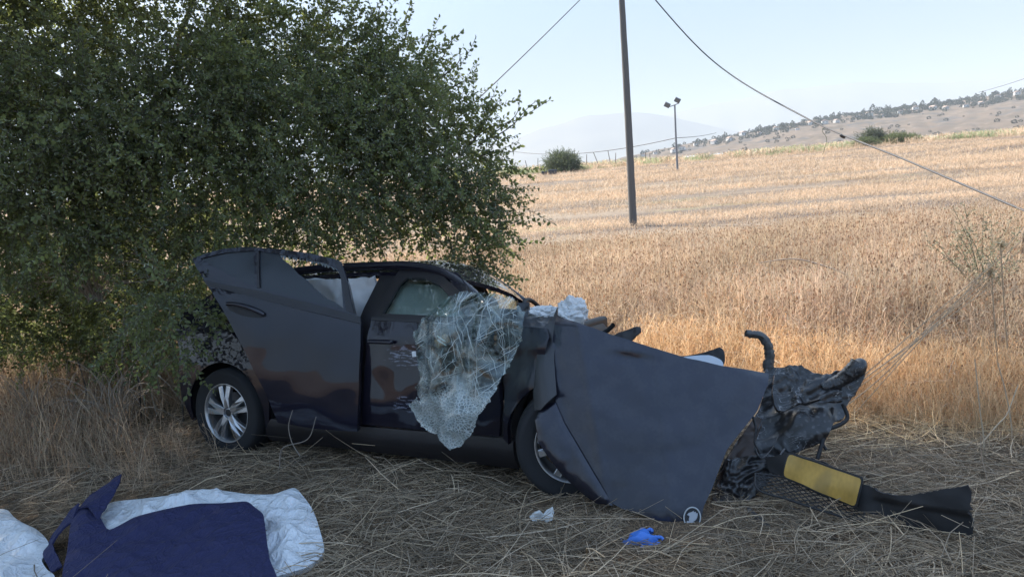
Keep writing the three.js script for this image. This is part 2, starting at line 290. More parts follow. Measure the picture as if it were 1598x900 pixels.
{
  const t = thing('tree', 'large dense green tree with drooping leafy branches over the back of the wrecked car', 'tree');
  const B = [];
  const pb = (x, y, d, r, dens = 1) => { d *= 0.94; B.push([atDepth(x, y, d), r / FPX * d, dens]); };
  // right-hand lobes, down to the hanging fringe over the car roof
  pb(630, 175, 7.0, 95, 1.25); pb(695, 250, 6.9, 85, 1.25); pb(735, 335, 6.9, 52, 1.2); pb(742, 398, 6.9, 33, 1.1); pb(690, 345, 7.1, 36); pb(610, 275, 6.8, 88); pb(560, 140, 7.1, 85); pb(500, 250, 6.6, 125);
  pb(620, 120, 7.2, 60); pb(520, 85, 7.2, 70); pb(430, 70, 7.2, 90); pb(430, 190, 6.7, 110); pb(470, 340, 6.8, 60); pb(555, 335, 7.0, 34, 0.7); pb(650, 360, 7.1, 20, 0.7); pb(520, 378, 7.3, 14, 0.7); pb(770, 290, 6.9, 30, 0.9);
  // left-hand mass
  pb(330, 200, 6.4, 110); pb(350, 320, 6.5, 95); pb(370, 60, 7.0, 60); pb(240, 300, 6.6, 110); pb(120, 200, 6.2, 105); pb(60, 330, 6.0, 110); pb(-60, 220, 5.8, 130); pb(40, 60, 6.6, 120); pb(130, 20, 7.0, 70); pb(-80, 60, 6.2, 140); pb(150, 370, 7.4, 100); pb(95, 95, 5.7, 75); pb(150, 190, 5.6, 70); pb(60, 190, 5.5, 80); pb(330, 110, 6.2, 70); pb(280, 130, 6.1, 80); pb(310, 30, 6.6, 70); pb(190, 10, 6.8, 60); pb(230, 200, 6.0, 80); pb(110, 300, 5.8, 75); pb(280, 410, 7.3, 90);
  // the low inner thicket behind the car's tail
  pb(60, 470, 7.6, 100, 0.9); pb(-60, 430, 7.0, 120, 0.8); pb(180, 480, 7.9, 90, 0.9); pb(300, 500, 8.2, 90, 0.9); pb(230, 520, 7.2, 45, 0.5); pb(-40, 560, 8.4, 90, 0.8); pb(380, 430, 8.2, 70, 0.9); pb(110, 560, 8.6, 80, 0.8); pb(225, 485, 5.75, 42, 0.6); pb(262, 470, 5.5, 46, 0.9); pb(288, 520, 5.75, 32, 0.7); pb(270, 545, 5.6, 26, 0.5);
  // high crown above the frame, reaching forward over the car
  for (const [x, y, z, r, dn] of [[-3.2, 5.4, -6.8, 1.5, 0.8], [-1.6, 5.5, -7.4, 1.2, 0.8], [-1.0, 5.6, -8.0, 0.8, 0.9], [-2.4, 5.9, -8.4, 1.1, 0.8], [-4.8, 5.6, -6.0, 1.5, 0.7], [-2.4, 6.8, -7.2, 1.3, 0.7], [-4.2, 6.9, -7.4, 1.4, 0.7], [-3.4, 4.9, -4.8, 1.2, 0.6], [-2.0, 5.0, -5.4, 1.0, 0.6], [-5.2, 5.0, -4.2, 1.4, 0.6], [-5.6, 3.4, -4.6, 1.2, 0.7], [-6.2, 2.2, -6.0, 1.3, 0.7], [-0.4, 5.9, -7.6, 0.8, 0.8], [-1.2, 6.9, -8.8, 1.1, 0.8], [-3.6, 5.2, -3.2, 1.1, 0.6], [-6.6, 3.6, -7.4, 1.4, 0.7], [-7.2, 5.2, -6.8, 1.6, 0.6], [-6.4, 4.6, -5.2, 1.3, 0.6]]) B.push([V(x, y, z), r, dn]);
  const gap1 = atDepth(235, 62, 1), toGap = p => { const q = p.clone().sub(camera.position), g = gap1.clone().sub(camera.position).normalize(), l = q.dot(g), off = q.addScaledVector(g, -l).length() / l * FPX; return off; };
  crownOf(t, B, 1080, G0, 1.05, 0.55, p => { const o = toGap(p); return o < 46 * (0.6 + 0.6 * n3(p.x * 2, p.y * 2, p.z * 2)) && p.z > -30 && R() < 0.93; });
  const root = V(-5.0, -0.1, -8.3), fork = V(-4.9, 1.2, -8.1);
  part('trunk', taper([root, V(-4.92, 0.6, -8.3), fork], 0.19, 0.13, 10, 9, 0.25), barkM, t);
  const limb = (to, mid, r0 = 0.085, r1 = 0.018) => part('limb', taper([fork.clone().add(V(0, -0.05, 0)), mid, to], r0, r1, 22, 7, 0.2), barkM, t);
  limb(V(-5.3, 4.8, -6.6), V(-5.2, 2.8, -7.4), 0.1, 0.05); limb(V(-2.2, 4.3, -7.3), V(-3.5, 2.8, -7.8), 0.05); limb(V(-0.9, 2.9, -7.0), V(-2.6, 2.7, -7.4)); limb(V(-2.6, 3.2, -6.5), V(-3.5, 2.3, -7.0), 0.09); limb(V(-5.6, 3.6, -5.2), V(-5.0, 2.3, -6.6)); limb(V(-4.2, 5.2, -4.8), V(-4.7, 3.4, -6.4), 0.07); limb(V(-2.4, 5.8, -8.4), V(-3.6, 3.6, -8.6), 0.04);
  // long whippy shoots standing out against the sky and hanging over the car
  const shoot = (pts, d) => {
    const c = new THREE.CatmullRomCurve3(pts.map(([x, y], i) => atDepth(x, y, d + 0.05 * i))), n = Math.max(4, Math.round(c.getLength() / 0.055));
    part('shoot', taper(c.points, 0.006, 0.002, 16, 4), barkM, t);
    const P = [], I = [];
    for (let i = 1; i <= n; i++) { const b = c.getPointAt(i / n), tg = c.getTangentAt(i / n); for (let q = 0; q < 2; q++) { const dd = tg.clone().multiplyScalar(0.5).add(V(rr(-0.8, 0.8), rr(-0.9, 0.7), rr(-0.8, 0.8))).normalize(), s = V().crossVectors(dd, V(rr(-1, 1), rr(-1, 1), rr(-1, 1))).normalize(), z = rr(0.75, 1.2); leafInto(P, I, b, dd, s, 0.048 * z, 0.032 * z, 0.15); } }
    const g = new THREE.BufferGeometry(); g.setAttribute('position', new THREE.Float32BufferAttribute(P, 3)); g.setIndex(I); g.computeVertexNormals();
    const o = part('shoot_leaves', g, shootM, t); o.userData.kind = 'stuff';
  };
  const shootM = phy(G0, 1, { transmission: 0.56, thickness: 0, ior: 1.4 });
  for (const s of [[[720, 240], [760, 200], [800, 190], [858, 156]], [[745, 230], [775, 205], [806, 178], [812, 146]], [[770, 215], [800, 195], [822, 170], [836, 158]], [[650, 90], [668, 70], [675, 50], [690, 46]], [[660, 110], [690, 90], [700, 68], [718, 52]], [[560, 70], [575, 40], [580, 20], [570, -10]], [[585, 60], [592, 40], [590, 20], [605, -10]], [[620, 80], [634, 55], [632, 30], [640, 8]], [[700, 140], [726, 126], [738, 128], [745, 120]], [[690, 120], [716, 96], [718, 80], [722, 74]], [[760, 270], [790, 260], [812, 268], [832, 276]], [[745, 245], [770, 238], [800, 236], [812, 226]], [[740, 330], [760, 380], [770, 410], [772, 432]], [[700, 370], [706, 395], [712, 415], [706, 432]], [[735, 390], [742, 410], [752, 430], [748, 446]], [[500, 30], [520, 14], [540, 22], [556, 8]], [[530, 60], [545, 40], [560, 44], [570, 60]], [[740, 215], [758, 190], [770, 165], [764, 152]], [[610, 340], [622, 365], [628, 390], [622, 402]], [[480, 370], [500, 385], [520, 392], [540, 402]], [[590, 350], [588, 372], [594, 386], [590, 398]]]) shoot(s, 6.4);
}
function bush(name, label, cat, px, py, d, r, tone, flat, size, n, group) { // rounded far shrub: stems and leaf clumps
  const c = atDepth(px, py, d), y0 = groundY(c.x, c.z), t = thing(name, label, cat, group, [c.x, y0, c.z]), B = [];
  B.push([V(0, 0.42 * r * flat, 0), r * 0.85, 1, flat * 0.8]); for (let i = 0; i < 7; i++) B.push([V(rr(-0.55, 0.55) * r, r * flat * rr(0.3, 0.6), rr(-0.5, 0.5) * r), r * rr(0.4, 0.55), 1, flat]);
  crownOf(t, B, n / (r * r), tone, size, 0.2);
  const st = []; for (let i = 0; i < 4; i++) st.push(taper([V(0, -0.3, 0), V(rr(-0.2, 0.2) * r, 0.3 * r, 0), V(rr(-0.6, 0.6) * r, r * flat, rr(-0.4, 0.4) * r)], 0.06 * r, 0.02 * r, 6, 5));
  part('stem', merge(st), barkM, t); return t;
}
bush('round_bush', 'round dark green bush at the far edge of the field left of the utility pole', 'bush', 877, 262, 88, 2.5, [0.075, 0.1, 0.045], 0.85, 2.2, 1100);
bush('bush', 'tall dark green bush on the field edge below the hill', 'bush', 1360, 216, 92, 1.7, [0.075, 0.095, 0.06], 1.1, 1.9, 900);
bush('low_bush', 'low spreading light green bush beside the tall dark bush', 'bush', 1400, 222, 90, 2.0, [0.13, 0.16, 0.06], 0.5, 1.8, 800);
bush('low_bush', 'low light green bush at the right end of the clump on the field edge', 'bush', 1424, 219, 91, 1.2, [0.12, 0.15, 0.06], 0.5, 1.8, 500);
bush('low_bush', 'low light green bush in front of the tall dark bush', 'bush', 1352, 226, 89, 1.3, [0.11, 0.14, 0.055], 0.55, 1.7, 600);

// trees on the ridge and scrub on the slope: far-off masses
{
  const P = [], I = [];
  const r = rng(77); for (let i = 0; i < 70; i++) { const d = V(r() - 0.5, r() - 0.5, r() - 0.5).normalize(), q = d.clone().multiplyScalar(0.3 + 0.25 * r()); q.y += 0.5; leafInto(P, I, q, d, V().crossVectors(d, V(r() - 0.5, r() - 0.5, r() - 0.5)).normalize(), 0.34, 0.3, 0.2); }
  const g = new THREE.BufferGeometry(); g.setAttribute('position', new THREE.Float32BufferAttribute(P, 3)); g.setIndex(I); g.computeVertexNormals();
  const ridge = [], scrub = [];
  for (let i = 0; i < 2500; i++) { const px = 985 + 1000 * Math.pow(R(), 0.7), v = 0.80 + 0.22 * Math.pow(R(), 0.8), p = hillAt(px, v), cl = fbm(px * 0.02, v * 10, 2); if (cl < -0.15 || R() < sstep(1200, 1000, px) * 0.7) continue; const s = rr(1.8, 4.2) * (R() < 0.06 ? 1.5 : 1), tall = R() < 0.12 ? 1.9 : 1; p.y -= 0.3; const c = rr(0.7, 1.25); ridge.push([mat4(p, [0, rr(0, 6), 0], V(s / Math.sqrt(tall), s * 0.85 * tall, s)), rgb(0.055 * c, 0.065 * c, 0.04 * c)]); }
  for (let i = 0; i < 420; i++) { const px = rr(930, 1800), v = rr(0.1, 0.8), p = hillAt(px, v); if (fbm(px * 0.015 + 3, v * 12, 3) < 0.05) continue; const s = rr(1.2, 4); scrub.push([mat4(p, [0, rr(0, 6), 0], V(s, s * 0.7, s)), rgb(0.06, 0.055, 0.035)]); }
  const m = std([1, 1, 1], 1);
  tag(scatter('ridge_trees', g, m, ridge), 'belt of dark trees along the hazy ridge on the right', 'trees', null, 'stuff');
  tag(scatter('hillside_scrub', g, m, scrub), 'scattered dark scrub on the brown hillside', 'scrub', null, 'stuff');
}
// houses between the ridge trees, and long pale sheds lower on the slope
{
  const wallM = std([0.6, 0.58, 0.55], 0.9), roofM = std([0.42, 0.3, 0.24], 0.9), shedM = std([0.66, 0.7, 0.74], 0.6);
  const prism = (w, h, d) => { const s = new THREE.Shape([new THREE.Vector2(-w / 2, 0), new THREE.Vector2(w / 2, 0), new THREE.Vector2(0, h)]); const g = new THREE.ExtrudeGeometry(s, { depth: d, bevelEnabled: false }); g.translate(0, 0, -d / 2); return g; };
  const house = () => { const t = new THREE.Group(); const b = new THREE.BoxGeometry(9, 5, 8); b.translate(0, 2.5, 0); part('wall', b, wallM, t); const r = prism(10, 2.2, 9); r.translate(0, 5, 0); part('roof', r, roofM, t); for (const x of [-2.4, 2.4]) { const w = new THREE.BoxGeometry(1.4, 1.5, 0.1); w.translate(x, 2.8, 4.04); part('window', w, std([0.05, 0.06, 0.07], 0.3), t); } return t; };
  const proto = house(); let n = 0;
  for (let i = 0; i < 26; i++) {
    const px = 1010 + i * 24 + rr(-8, 8), p = hillAt(px, 0.80 + 0.12 * R()), o = proto.clone(); o.name = numbered('house'); o.position.copy(p).add(V(0, 0.2, 0)); o.rotation.y = rr(-0.6, 0.6); o.scale.setScalar(rr(0.45, 0.8)); scene.add(o);
    tag(o, 'small pale house half hidden among the trees on the hazy ridge', 'house', 'houses along the ridge');
  }
  const shed = (px, v, w, d, h, rot, label) => { const p = hillAt(px, v), t = thing('shed', label, 'shed', 'long sheds on the lower slope', [p.x, p.y - 0.5, p.z]); t.rotation.y = rot; const b = new THREE.BoxGeometry(w, h, d); b.translate(0, h / 2, 0); part('wall', b, wallM, t); const r = prism(d + 0.6, h * 0.45, w + 0.6); r.rotateY(Math.PI / 2); r.translate(0, h, 0); part('roof', r, shedM, t); };
  shed(1044, 0.50, 14, 10, 4.5, 0.2, 'short pale shed with a bright wall left of the floodlight mast'); shed(1075, 0.55, 42, 10, 3, 0.25, 'long low pale shed right behind the floodlight mast'); shed(1112, 0.6, 46, 12, 3, 0.2, 'long low shed on the slope, rightmost of the lower sheds'); shed(1024, 0.42, 24, 8, 3, 0.2, 'low pale shed low on the slope, leftmost of the lower sheds');
}
// ---------------------------------------------------------------- poles, wires, fence, things at the field edge
const poleM = std([0.13, 0.122, 0.115], 0.9), wireM = std([0.035, 0.035, 0.04], 0.6), steelM = std([0.22, 0.22, 0.23], 0.5, { metalness: 0.3 });
const poleFoot = onLevel(989, 366, 0), poleTopY = 8.4;
{
  const t = thing('utility_pole', 'tall grey wooden utility pole standing in the dry grass', 'utility pole', null, [poleFoot.x, groundY(poleFoot.x, poleFoot.z), poleFoot.z]);
  part('pole', taper([V(0, -0.5, 0), V(0.02, 3, 0), V(0.01, poleTopY, 0)], 0.125, 0.085, 30, 14, 0.05), poleM, t);
  const b = tube([[-0.12, 0, 0.0], [0, 0.02, 0.1], [0.12, 0, 0]], 0.02, 10, 6); b.translate(0, poleTopY - 0.35, 0); part('wire_bracket', b, steelM, t);
  for (const s of [-1, 1]) { const g = new THREE.LatheGeometry([[0.001, 0], [0.05, 0], [0.055, 0.03], [0.035, 0.04], [0.05, 0.06], [0.05, 0.08], [0.001, 0.12]].map(p => new THREE.Vector2(...p)), 12); g.translate(s * 0.13, poleTopY - 0.37, 0); part('insulator', g, std([0.3, 0.22, 0.16], 0.3), t); }
  const hang = poleFoot.clone().setY(poleTopY - 0.3);
  const sag = (a, b, s, n = 14) => Array.from({ length: n + 1 }, (_, i) => { const q = i / n; return a.clone().lerp(b, q).add(V(0, -4 * s * q * (1 - q), 0)); });
  // left: to a pole hidden beyond the tree; right: a low-hanging cable coming down towards the verge
  const lend = atDepth(740, 152, 16).add(atDepth(740, 152, 16).sub(hang).multiplyScalar(0.9));
  single('overhead_cable', tube(sag(hang.clone().add(V(-0.13, 0, 0)), lend, 0.15), 0.013, 40, 5), wireM, 'black overhead cable running left from the utility pole into the tree', 'cable');
  const rend = atDepth(1600, 329, 11.5), rA = hang.clone().add(V(0.13, 0, 0)), mid = atDepth(1255, 182, 18.2), m2 = atDepth(1420, 252, 14.6);
  const c = thing('hanging_cable', 'thick black cable sloping down from the utility pole to the right edge', 'cable');
  const rc = [rA, atDepth(1105, 88, 21.4), mid, m2, rend, rend.clone().add(rend.clone().sub(m2).multiplyScalar(1.1))];
  part('cable', tube(rc, 0.018, 60, 6), wireM, c);
  const cp = new THREE.CatmullRomCurve3(rc), kk = atDepth(1316, 209, 16.8); let best = V(), bd = 1e9; for (let i = 0; i <= 400; i++) { const q = cp.getPointAt(i / 400), d = q.distanceTo(kk); if (d < bd) { bd = d; best = q; } }
  const cl = new THREE.LatheGeometry([[0.001, -0.07], [0.03, -0.06], [0.035, 0], [0.03, 0.06], [0.001, 0.07]].map(p => new THREE.Vector2(...p)), 10); cl.rotateZ(1.0); cl.translate(best.x, best.y - 0.035, best.z); part('clamp', cl, wireM, c);
  const k2 = atDepth(1281, 196, 17.4); let b2 = V(); bd = 1e9; for (let i = 0; i <= 400; i++) { const q = cp.getPointAt(i / 400), d = q.distanceTo(k2); if (d < bd) { bd = d; b2 = q; } }
  single('dangling_strand', tube([b2, b2.clone().add(V(-0.06, -0.08, 0)), b2.clone().add(V(0.04, -0.26, 0)), b2.clone().add(V(0.0, -0.48, 0)), b2.clone().add(V(-0.06, -0.64, 0))], 0.006, 20, 5), std([0.10, 0.13, 0.07], 0.8), 'thin greenish strand dangling from the sloping black cable', 'strand');
  // floodlight mast
  const mf = atDepth(1057, 250, 70), my = groundY(mf.x, mf.z), mh = 6.1, m = thing('floodlight_mast', 'slim grey mast with two floodlights at the far field edge', 'floodlight mast', null, [mf.x, my, mf.z]);
  part('mast', taper([V(0, -0.5, 0), V(-0.02, 3, 0), V(0, mh, 0)], 0.11, 0.08, 12, 10), steelM, m);
  const arm = tube([[-0.75, mh - 0.2, 0.3], [0, mh, 0], [0.45, mh + 0.15, -0.1]], 0.045, 12, 6); part('crossarm', arm, steelM, m);
  for (const [x, y, z] of [[-0.78, mh + 0.02, 0.3], [0.28, mh + 0.42, -0.05]]) { const g = new RoundedBoxGeometry(0.55, 0.42, 0.22, 2, 0.04); g.rotateX(0.5); g.rotateZ(-0.5); g.translate(x, y, z); const fl = part('floodlight', g, std([0.13, 0.14, 0.15], 0.5), m); const l = new THREE.BoxGeometry(0.44, 0.32, 0.03); l.translate(0, 0, 0.12); l.rotateX(0.5); l.rotateZ(-0.5); l.translate(x, y, z); part('lens', l, std([0.16, 0.17, 0.18], 0.15), fl); }
  const wa = V(mf.x, my + 3.05, mf.z);
  single('far_wire', tube(sag(wa, atDepth(800, 236, 110), 0.9), 0.035, 30, 4), wireM, 'thin wire sagging left from the floodlight mast towards the tree', 'wire');
  single('far_wire', tube(sag(wa, atDepth(1118, 207, 120), 0.15), 0.03, 20, 4), wireM, 'short thin wire running right from the floodlight mast', 'wire');
  single('far_wire', tube(sag(atDepth(1528, 144, 300), atDepth(1640, 108, 210), 0.4), 0.07, 20, 4), wireM, 'thin wire rising to the right edge above the ridge', 'wire');
}
{
  const postM = std([0.16, 0.14, 0.12], 0.9), rockM = std([0.36, 0.33, 0.29], 0.95), binM = std([0.03, 0.035, 0.045], 0.5);
  const posts = [[916, 266, 268 - 246, 0.05], [934, 264, 24, -0.25], [953, 262, 24, -0.1], [961, 260, 20, 0.05], [1008, 256, 18, 0.02], [1015, 254, 16, 0.0], [840, 272, 22, 0.05], [824, 274, 20, -0.1]];
  posts.forEach(([x, y, h, lean], i) => { const p = atDepth(x, y, 92), r = 0.055; const o = single('fence_post', taper([V(0, -0.8, 0), V(0, 0.3, 0), V(lean * 2, h / FPX * 92, 0)], r, r * 0.8, 6, 6, 0.2), postM, ['thin leaning fence post right of the round bush', 'fence post leaning left between the round bush and the utility pole', 'fence post close left of the utility pole, taller of a pair', 'shorter fence post just left of the utility pole', 'thin fence post just right of the utility pole', 'fence post between the utility pole and the floodlight mast', 'thin fence post just left of the round bush', 'fence post beside the tree edge, leftmost of the fence'][i], 'fence post', 'fence posts at the field edge'); o.position.set(p.x, groundY(p.x, p.z), p.z); });
  const bins = [[863, 277, 0.95, 0.5, 'larger dark blue crate in the field below the round bush'], [850, 278.5, 0.6, 0.4, 'smaller dark crate left of the larger one below the round bush']];
  for (const [x, y, w, h, label] of bins) { const p = atDepth(x, y, 84), t = thing('crate', label, 'crate', null, [p.x, groundY(p.x, p.z), p.z]); const b = new RoundedBoxGeometry(w, h, w * 0.7, 2, 0.04); b.translate(0, h / 2, 0); part('body', b, binM, t); const rim = new RoundedBoxGeometry(w * 1.06, 0.08, w * 0.76, 2, 0.02); rim.translate(0, h, 0); part('rim', rim, std([0.12, 0.14, 0.18], 0.5), t); }
  const rocks = [[1208, 233, 0.9], [1236, 229, 0.7], [1262, 227, 0.8], [1289, 227, 0.5], [1312, 229, 0.6], [1368, 227, 0.8], [1400, 224, 0.7], [1432, 222, 0.6], [1460, 216, 1.1], [1496, 214, 0.9], [1503, 212, 0.6], [1528, 211, 0.6], [1576, 208, 1.0], [1588, 206, 0.7], [1180, 236, 0.7], [1150, 238, 0.6], [1104, 243, 0.8]];
  const ORD = ['first', 'second', 'third', 'fourth', 'fifth', 'sixth', 'seventh', 'eighth', 'ninth', 'tenth', 'eleventh', 'twelfth', 'thirteenth', 'fourteenth', 'fifteenth', 'sixteenth', 'seventeenth'];
  rocks.forEach(([x, y, s], i) => { const g = new THREE.IcosahedronGeometry(0.5, 3), p = g.attributes.position; for (let k = 0; k < p.count; k++) { const q = V().fromBufferAttribute(p, k), f = 1 + 0.45 * n3(q.x * 2 + i * 7, q.y * 2, q.z * 2) + 0.12 * n3(q.x * 7, q.y * 7 + i, q.z * 7); p.setXYZ(k, q.x * f * 1.5, q.y * f * 0.75, q.z * f); } const h = mergeVertices(new THREE.BufferGeometry().setAttribute('position', p)); h.computeVertexNormals(); const at = atDepth(x, y, 94), o = single('rock', h, rockM, `grey boulder on the far field edge, ${ORD[rocks.filter(q => q[0] < x).length]} from the left in the line of rocks`, 'rock', 'boulders along the field edge'); o.position.set(at.x, groundY(at.x, at.z) + 0.1, at.z); o.scale.setScalar(s); o.rotation.y = i; });
}
// ---------------------------------------------------------------- dry grass, stubble and straw
const CARO = V(-0.69, -0.11, -5.51), YAW = -26.7 * Math.PI / 180, TILT = 6 * Math.PI / 180;
const carM = new THREE.Matrix4().compose(CARO, new THREE.Quaternion().setFromAxisAngle(UPV, YAW).multiply(new THREE.Quaternion().setFromAxisAngle(V(1, 0, 0), -TILT)), V(1, 1, 1)), carI = carM.clone().invert();
const carFlat = (x, z) => { const dx = x - CARO.x, dz = z - CARO.z, c = Math.cos(YAW), s = Math.sin(YAW); return [dx * c - dz * s, dx * s + dz * c]; };
function stalks(rand, n, spread, h0, h1, w, heads, branchy, leanMax, mess = 0) { // clump of thin dry stems as narrow folded ribbons
  const P = [], C = [], I = [];
  const ribbon = (pts, w0, w1, c) => { const a = rand() * 6.3, s = V(Math.cos(a), 0, Math.sin(a)), k = P.length / 3; pts.forEach((p, i) => { const q = lerp(w0, w1, i / (pts.length - 1)); P.push(p.x - s.x * q, p.y, p.z - s.z * q, p.x + s.x * q, p.y, p.z + s.z * q); C.push(...c, ...c); if (i) { const j = k + 2 * i; I.push(j - 2, j - 1, j, j, j - 1, j + 1); } }); };
  for (let i = 0; i < n; i++) {
    const a = rand() * 6.3, r = Math.sqrt(rand()) * spread, b = V(Math.cos(a) * r, -0.03, Math.sin(a) * r), h = lerp(h0, h1, rand()), la = rand() * 6.3, le = rand() * rand() * leanMax, tint = 0.55 + 0.7 * rand(), red = rand() * rand() * 0.3, c = [0.72 * tint + red * 0.15, 0.585 * tint - red * 0.2, 0.425 * tint - red * 0.3];
    if (rand() < mess) { const b0 = b.clone().add(V(0, h * (0.1 + 0.6 * rand()), 0)), an = rand() * 6.3, l = h * (0.35 + 0.5 * rand()), up = rand() * 0.7 - 0.15, pt = t => b0.clone().add(V(Math.cos(an) * l * t, l * (up * t - 0.35 * t * t) + 0.02, Math.sin(an) * l * t)); ribbon([pt(0), pt(0.35), pt(0.7), pt(1)], w, w * 0.5, c); continue; }
    const at = t => b.clone().add(V(Math.cos(la) * le * h * t * t, h * t * (1 - 0.25 * le * t), Math.sin(la) * le * h * t * t));
    ribbon([at(0), at(0.4), at(0.75), at(1)], w, w * 0.5, c);
    for (let q = 0; q < branchy; q++) { const t = 0.3 + 0.65 * rand(), p = at(t), d = V(rand() - 0.5, 0.15 + rand() * 0.7, rand() - 0.5).normalize().multiplyScalar(0.07 + 0.16 * rand()), bend = V(rand() - 0.5, rand() - 0.6, rand() - 0.5).multiplyScalar(0.06); ribbon([p, p.clone().addScaledVector(d, 0.5), p.clone().add(d).add(bend)], w * 0.6, w * 0.35, c); if (rand() < heads) { const e = p.clone().add(d).add(bend), z = 0.008 + 0.008 * rand(); ribbon([e, e.clone().add(V(0, z, 0)), e.clone().add(V(0, 2.2 * z, 0))], z * 0.8, 0.001, [c[0] * 0.6, c[1] * 0.5, c[2] * 0.45]); } }
  }
  const g = new THREE.BufferGeometry(); g.setAttribute('position', new THREE.Float32BufferAttribute(P, 3)); g.setAttribute('color', new THREE.Float32BufferAttribute(C, 3)); g.setIndex(I); g.computeVertexNormals(); return g;
}
const strawM = phy([1, 1, 1], 1, { vertexColors: true, transmission: 0.45, thickness: 0, ior: 1.35 });
const nearCar = (x, z, m = 0) => { const [a, b] = carFlat(x, z); return a > -2.5 - m && a < 2.5 + m && b > -1.0 - m && b < 1.2 + m; };
const grassFront = x => lin(x, [[-9, -7.2], [-6, -7.6], [-3, -7.6], [-1.5, -7.0], [0, -6.7], [1.2, -7.0], [2, -6.3], [2.6, -5.65], [3.0, -5.35], [3.6, -5.0], [5, -4.6], [9, -4.2]]);
{
  const kinds = [3, 4, 5, 6, 8, 9].map(s => stalks(rng(s), 470, 0.54, 0.35, 1.0, 0.0032, 0.6, 4, 1.5, 0.3));
  const lists = kinds.map(() => []);
  let made = 0;
  for (let i = 0; i < 9000 && made < 1500; i++) {
    const z = -4 - 13 * Math.pow(R(), 1.1), x = (R() * 2 - 1) * (2.5 + Math.abs(z) * 0.86) + 0.4, f = grassFront(x) - 0.25;
    if (z > f || nearCar(x, z, 0.35)) continue;
    const shade = 0.8 + 0.3 * fbm(x * 0.35, z * 0.35, 3), k = R(), far = sstep(-11, -17, z), edge = sstep(0, -1.2, z - f);
    if (R() < far * 0.7) continue;
    const s = rr(0.85, 1.1) * (0.86 + 0.28 * fbm(x * 0.25 + 7, z * 0.25, 3)) * lerp(1, 0.55, far) * lerp(0.7, 1, edge), v = shade * rr(0.88, 1.15);
    lists[(k * 6) | 0].push([mat4(V(x, groundY(x, z), z), [rr(-0.1, 0.1), rr(0, 6.3), rr(-0.1, 0.1)], V(lerp(s, 1, 0.6), s, lerp(s, 1, 0.6))), rgb(v * rr(0.97, 1.06), v, v * rr(0.92, 1.05))]); made++;
  }
  const t = thing('dry_grass', 'tall dry brown grass standing in the field behind and beside the car', 'grass'); t.userData.kind = 'stuff';
  lists.forEach((l, i) => scatter('grass', kinds[i], strawM, l, t));
  // mown stubble further out
  const stub = [21, 22, 23].map(s => stalks(rng(s), 26, 0.55, 0.04, 0.2, 0.006, 0, 1, 2.2)), ls = stub.map(() => []);
  for (let i = 0; i < 30000; i++) { const z = -13 - 92 * Math.pow(R(), 1.7), x = (R() * 2 - 1) * (3 + Math.abs(z) * 0.8), b = fbm(x * 0.02 - z * 0.006, z * 0.22, 4); if (b + rr(-0.3, 0.3) < 0.0) continue; const far = Math.min(2.4, Math.abs(z) / 22), s = rr(0.7, 1.3) * Math.max(1, far), v = rr(0.75, 1.25) * (0.95 + 0.5 * b); ls[i % 3].push([mat4(V(x, groundY(x, z), z), [0, rr(0, 6.3), 0], V(s, Math.max(0.5, s * 0.55), s)), rgb(v * 0.82, v * 0.77, v * 0.74)]); }
  const u = thing('stubble', 'short mown straw stubble covering the far field', 'stubble'); u.userData.kind = 'stuff';
  ls.forEach((l, i) => scatter('stubble_tuft', stub[i], strawM, l, u));
  // rough weeds along the field edge
  const we = thing('field_edge_weeds', 'pale and green weeds along the far edge of the field', 'weeds'); we.userData.kind = 'stuff'; const lw = [[], []];
  for (let i = 0; i < 1500; i++) { const x = rr(-90, 90), z = -rr(88, 106), g = R() < 0.45 + 0.4 * n2(x * 0.05, 1), s = rr(0.8, 2.0), v = rr(0.7, 1.2); lw[i % 2].push([mat4(V(x, groundY(x, z), z), [0, rr(0, 6), 0], V(s * 1.4, s * 0.55, s * 1.4)), g ? rgb(0.55 * v, 0.8 * v, 0.6 * v) : rgb(v, v, v)]); }
  const wg = [31, 32].map(s => stalks(rng(s), 40, 0.5, 0.3, 0.9, 0.014, 0.8, 4, 0.9)); lw.forEach((l, i) => scatter('weed', wg[i], strawM, l, we));
}
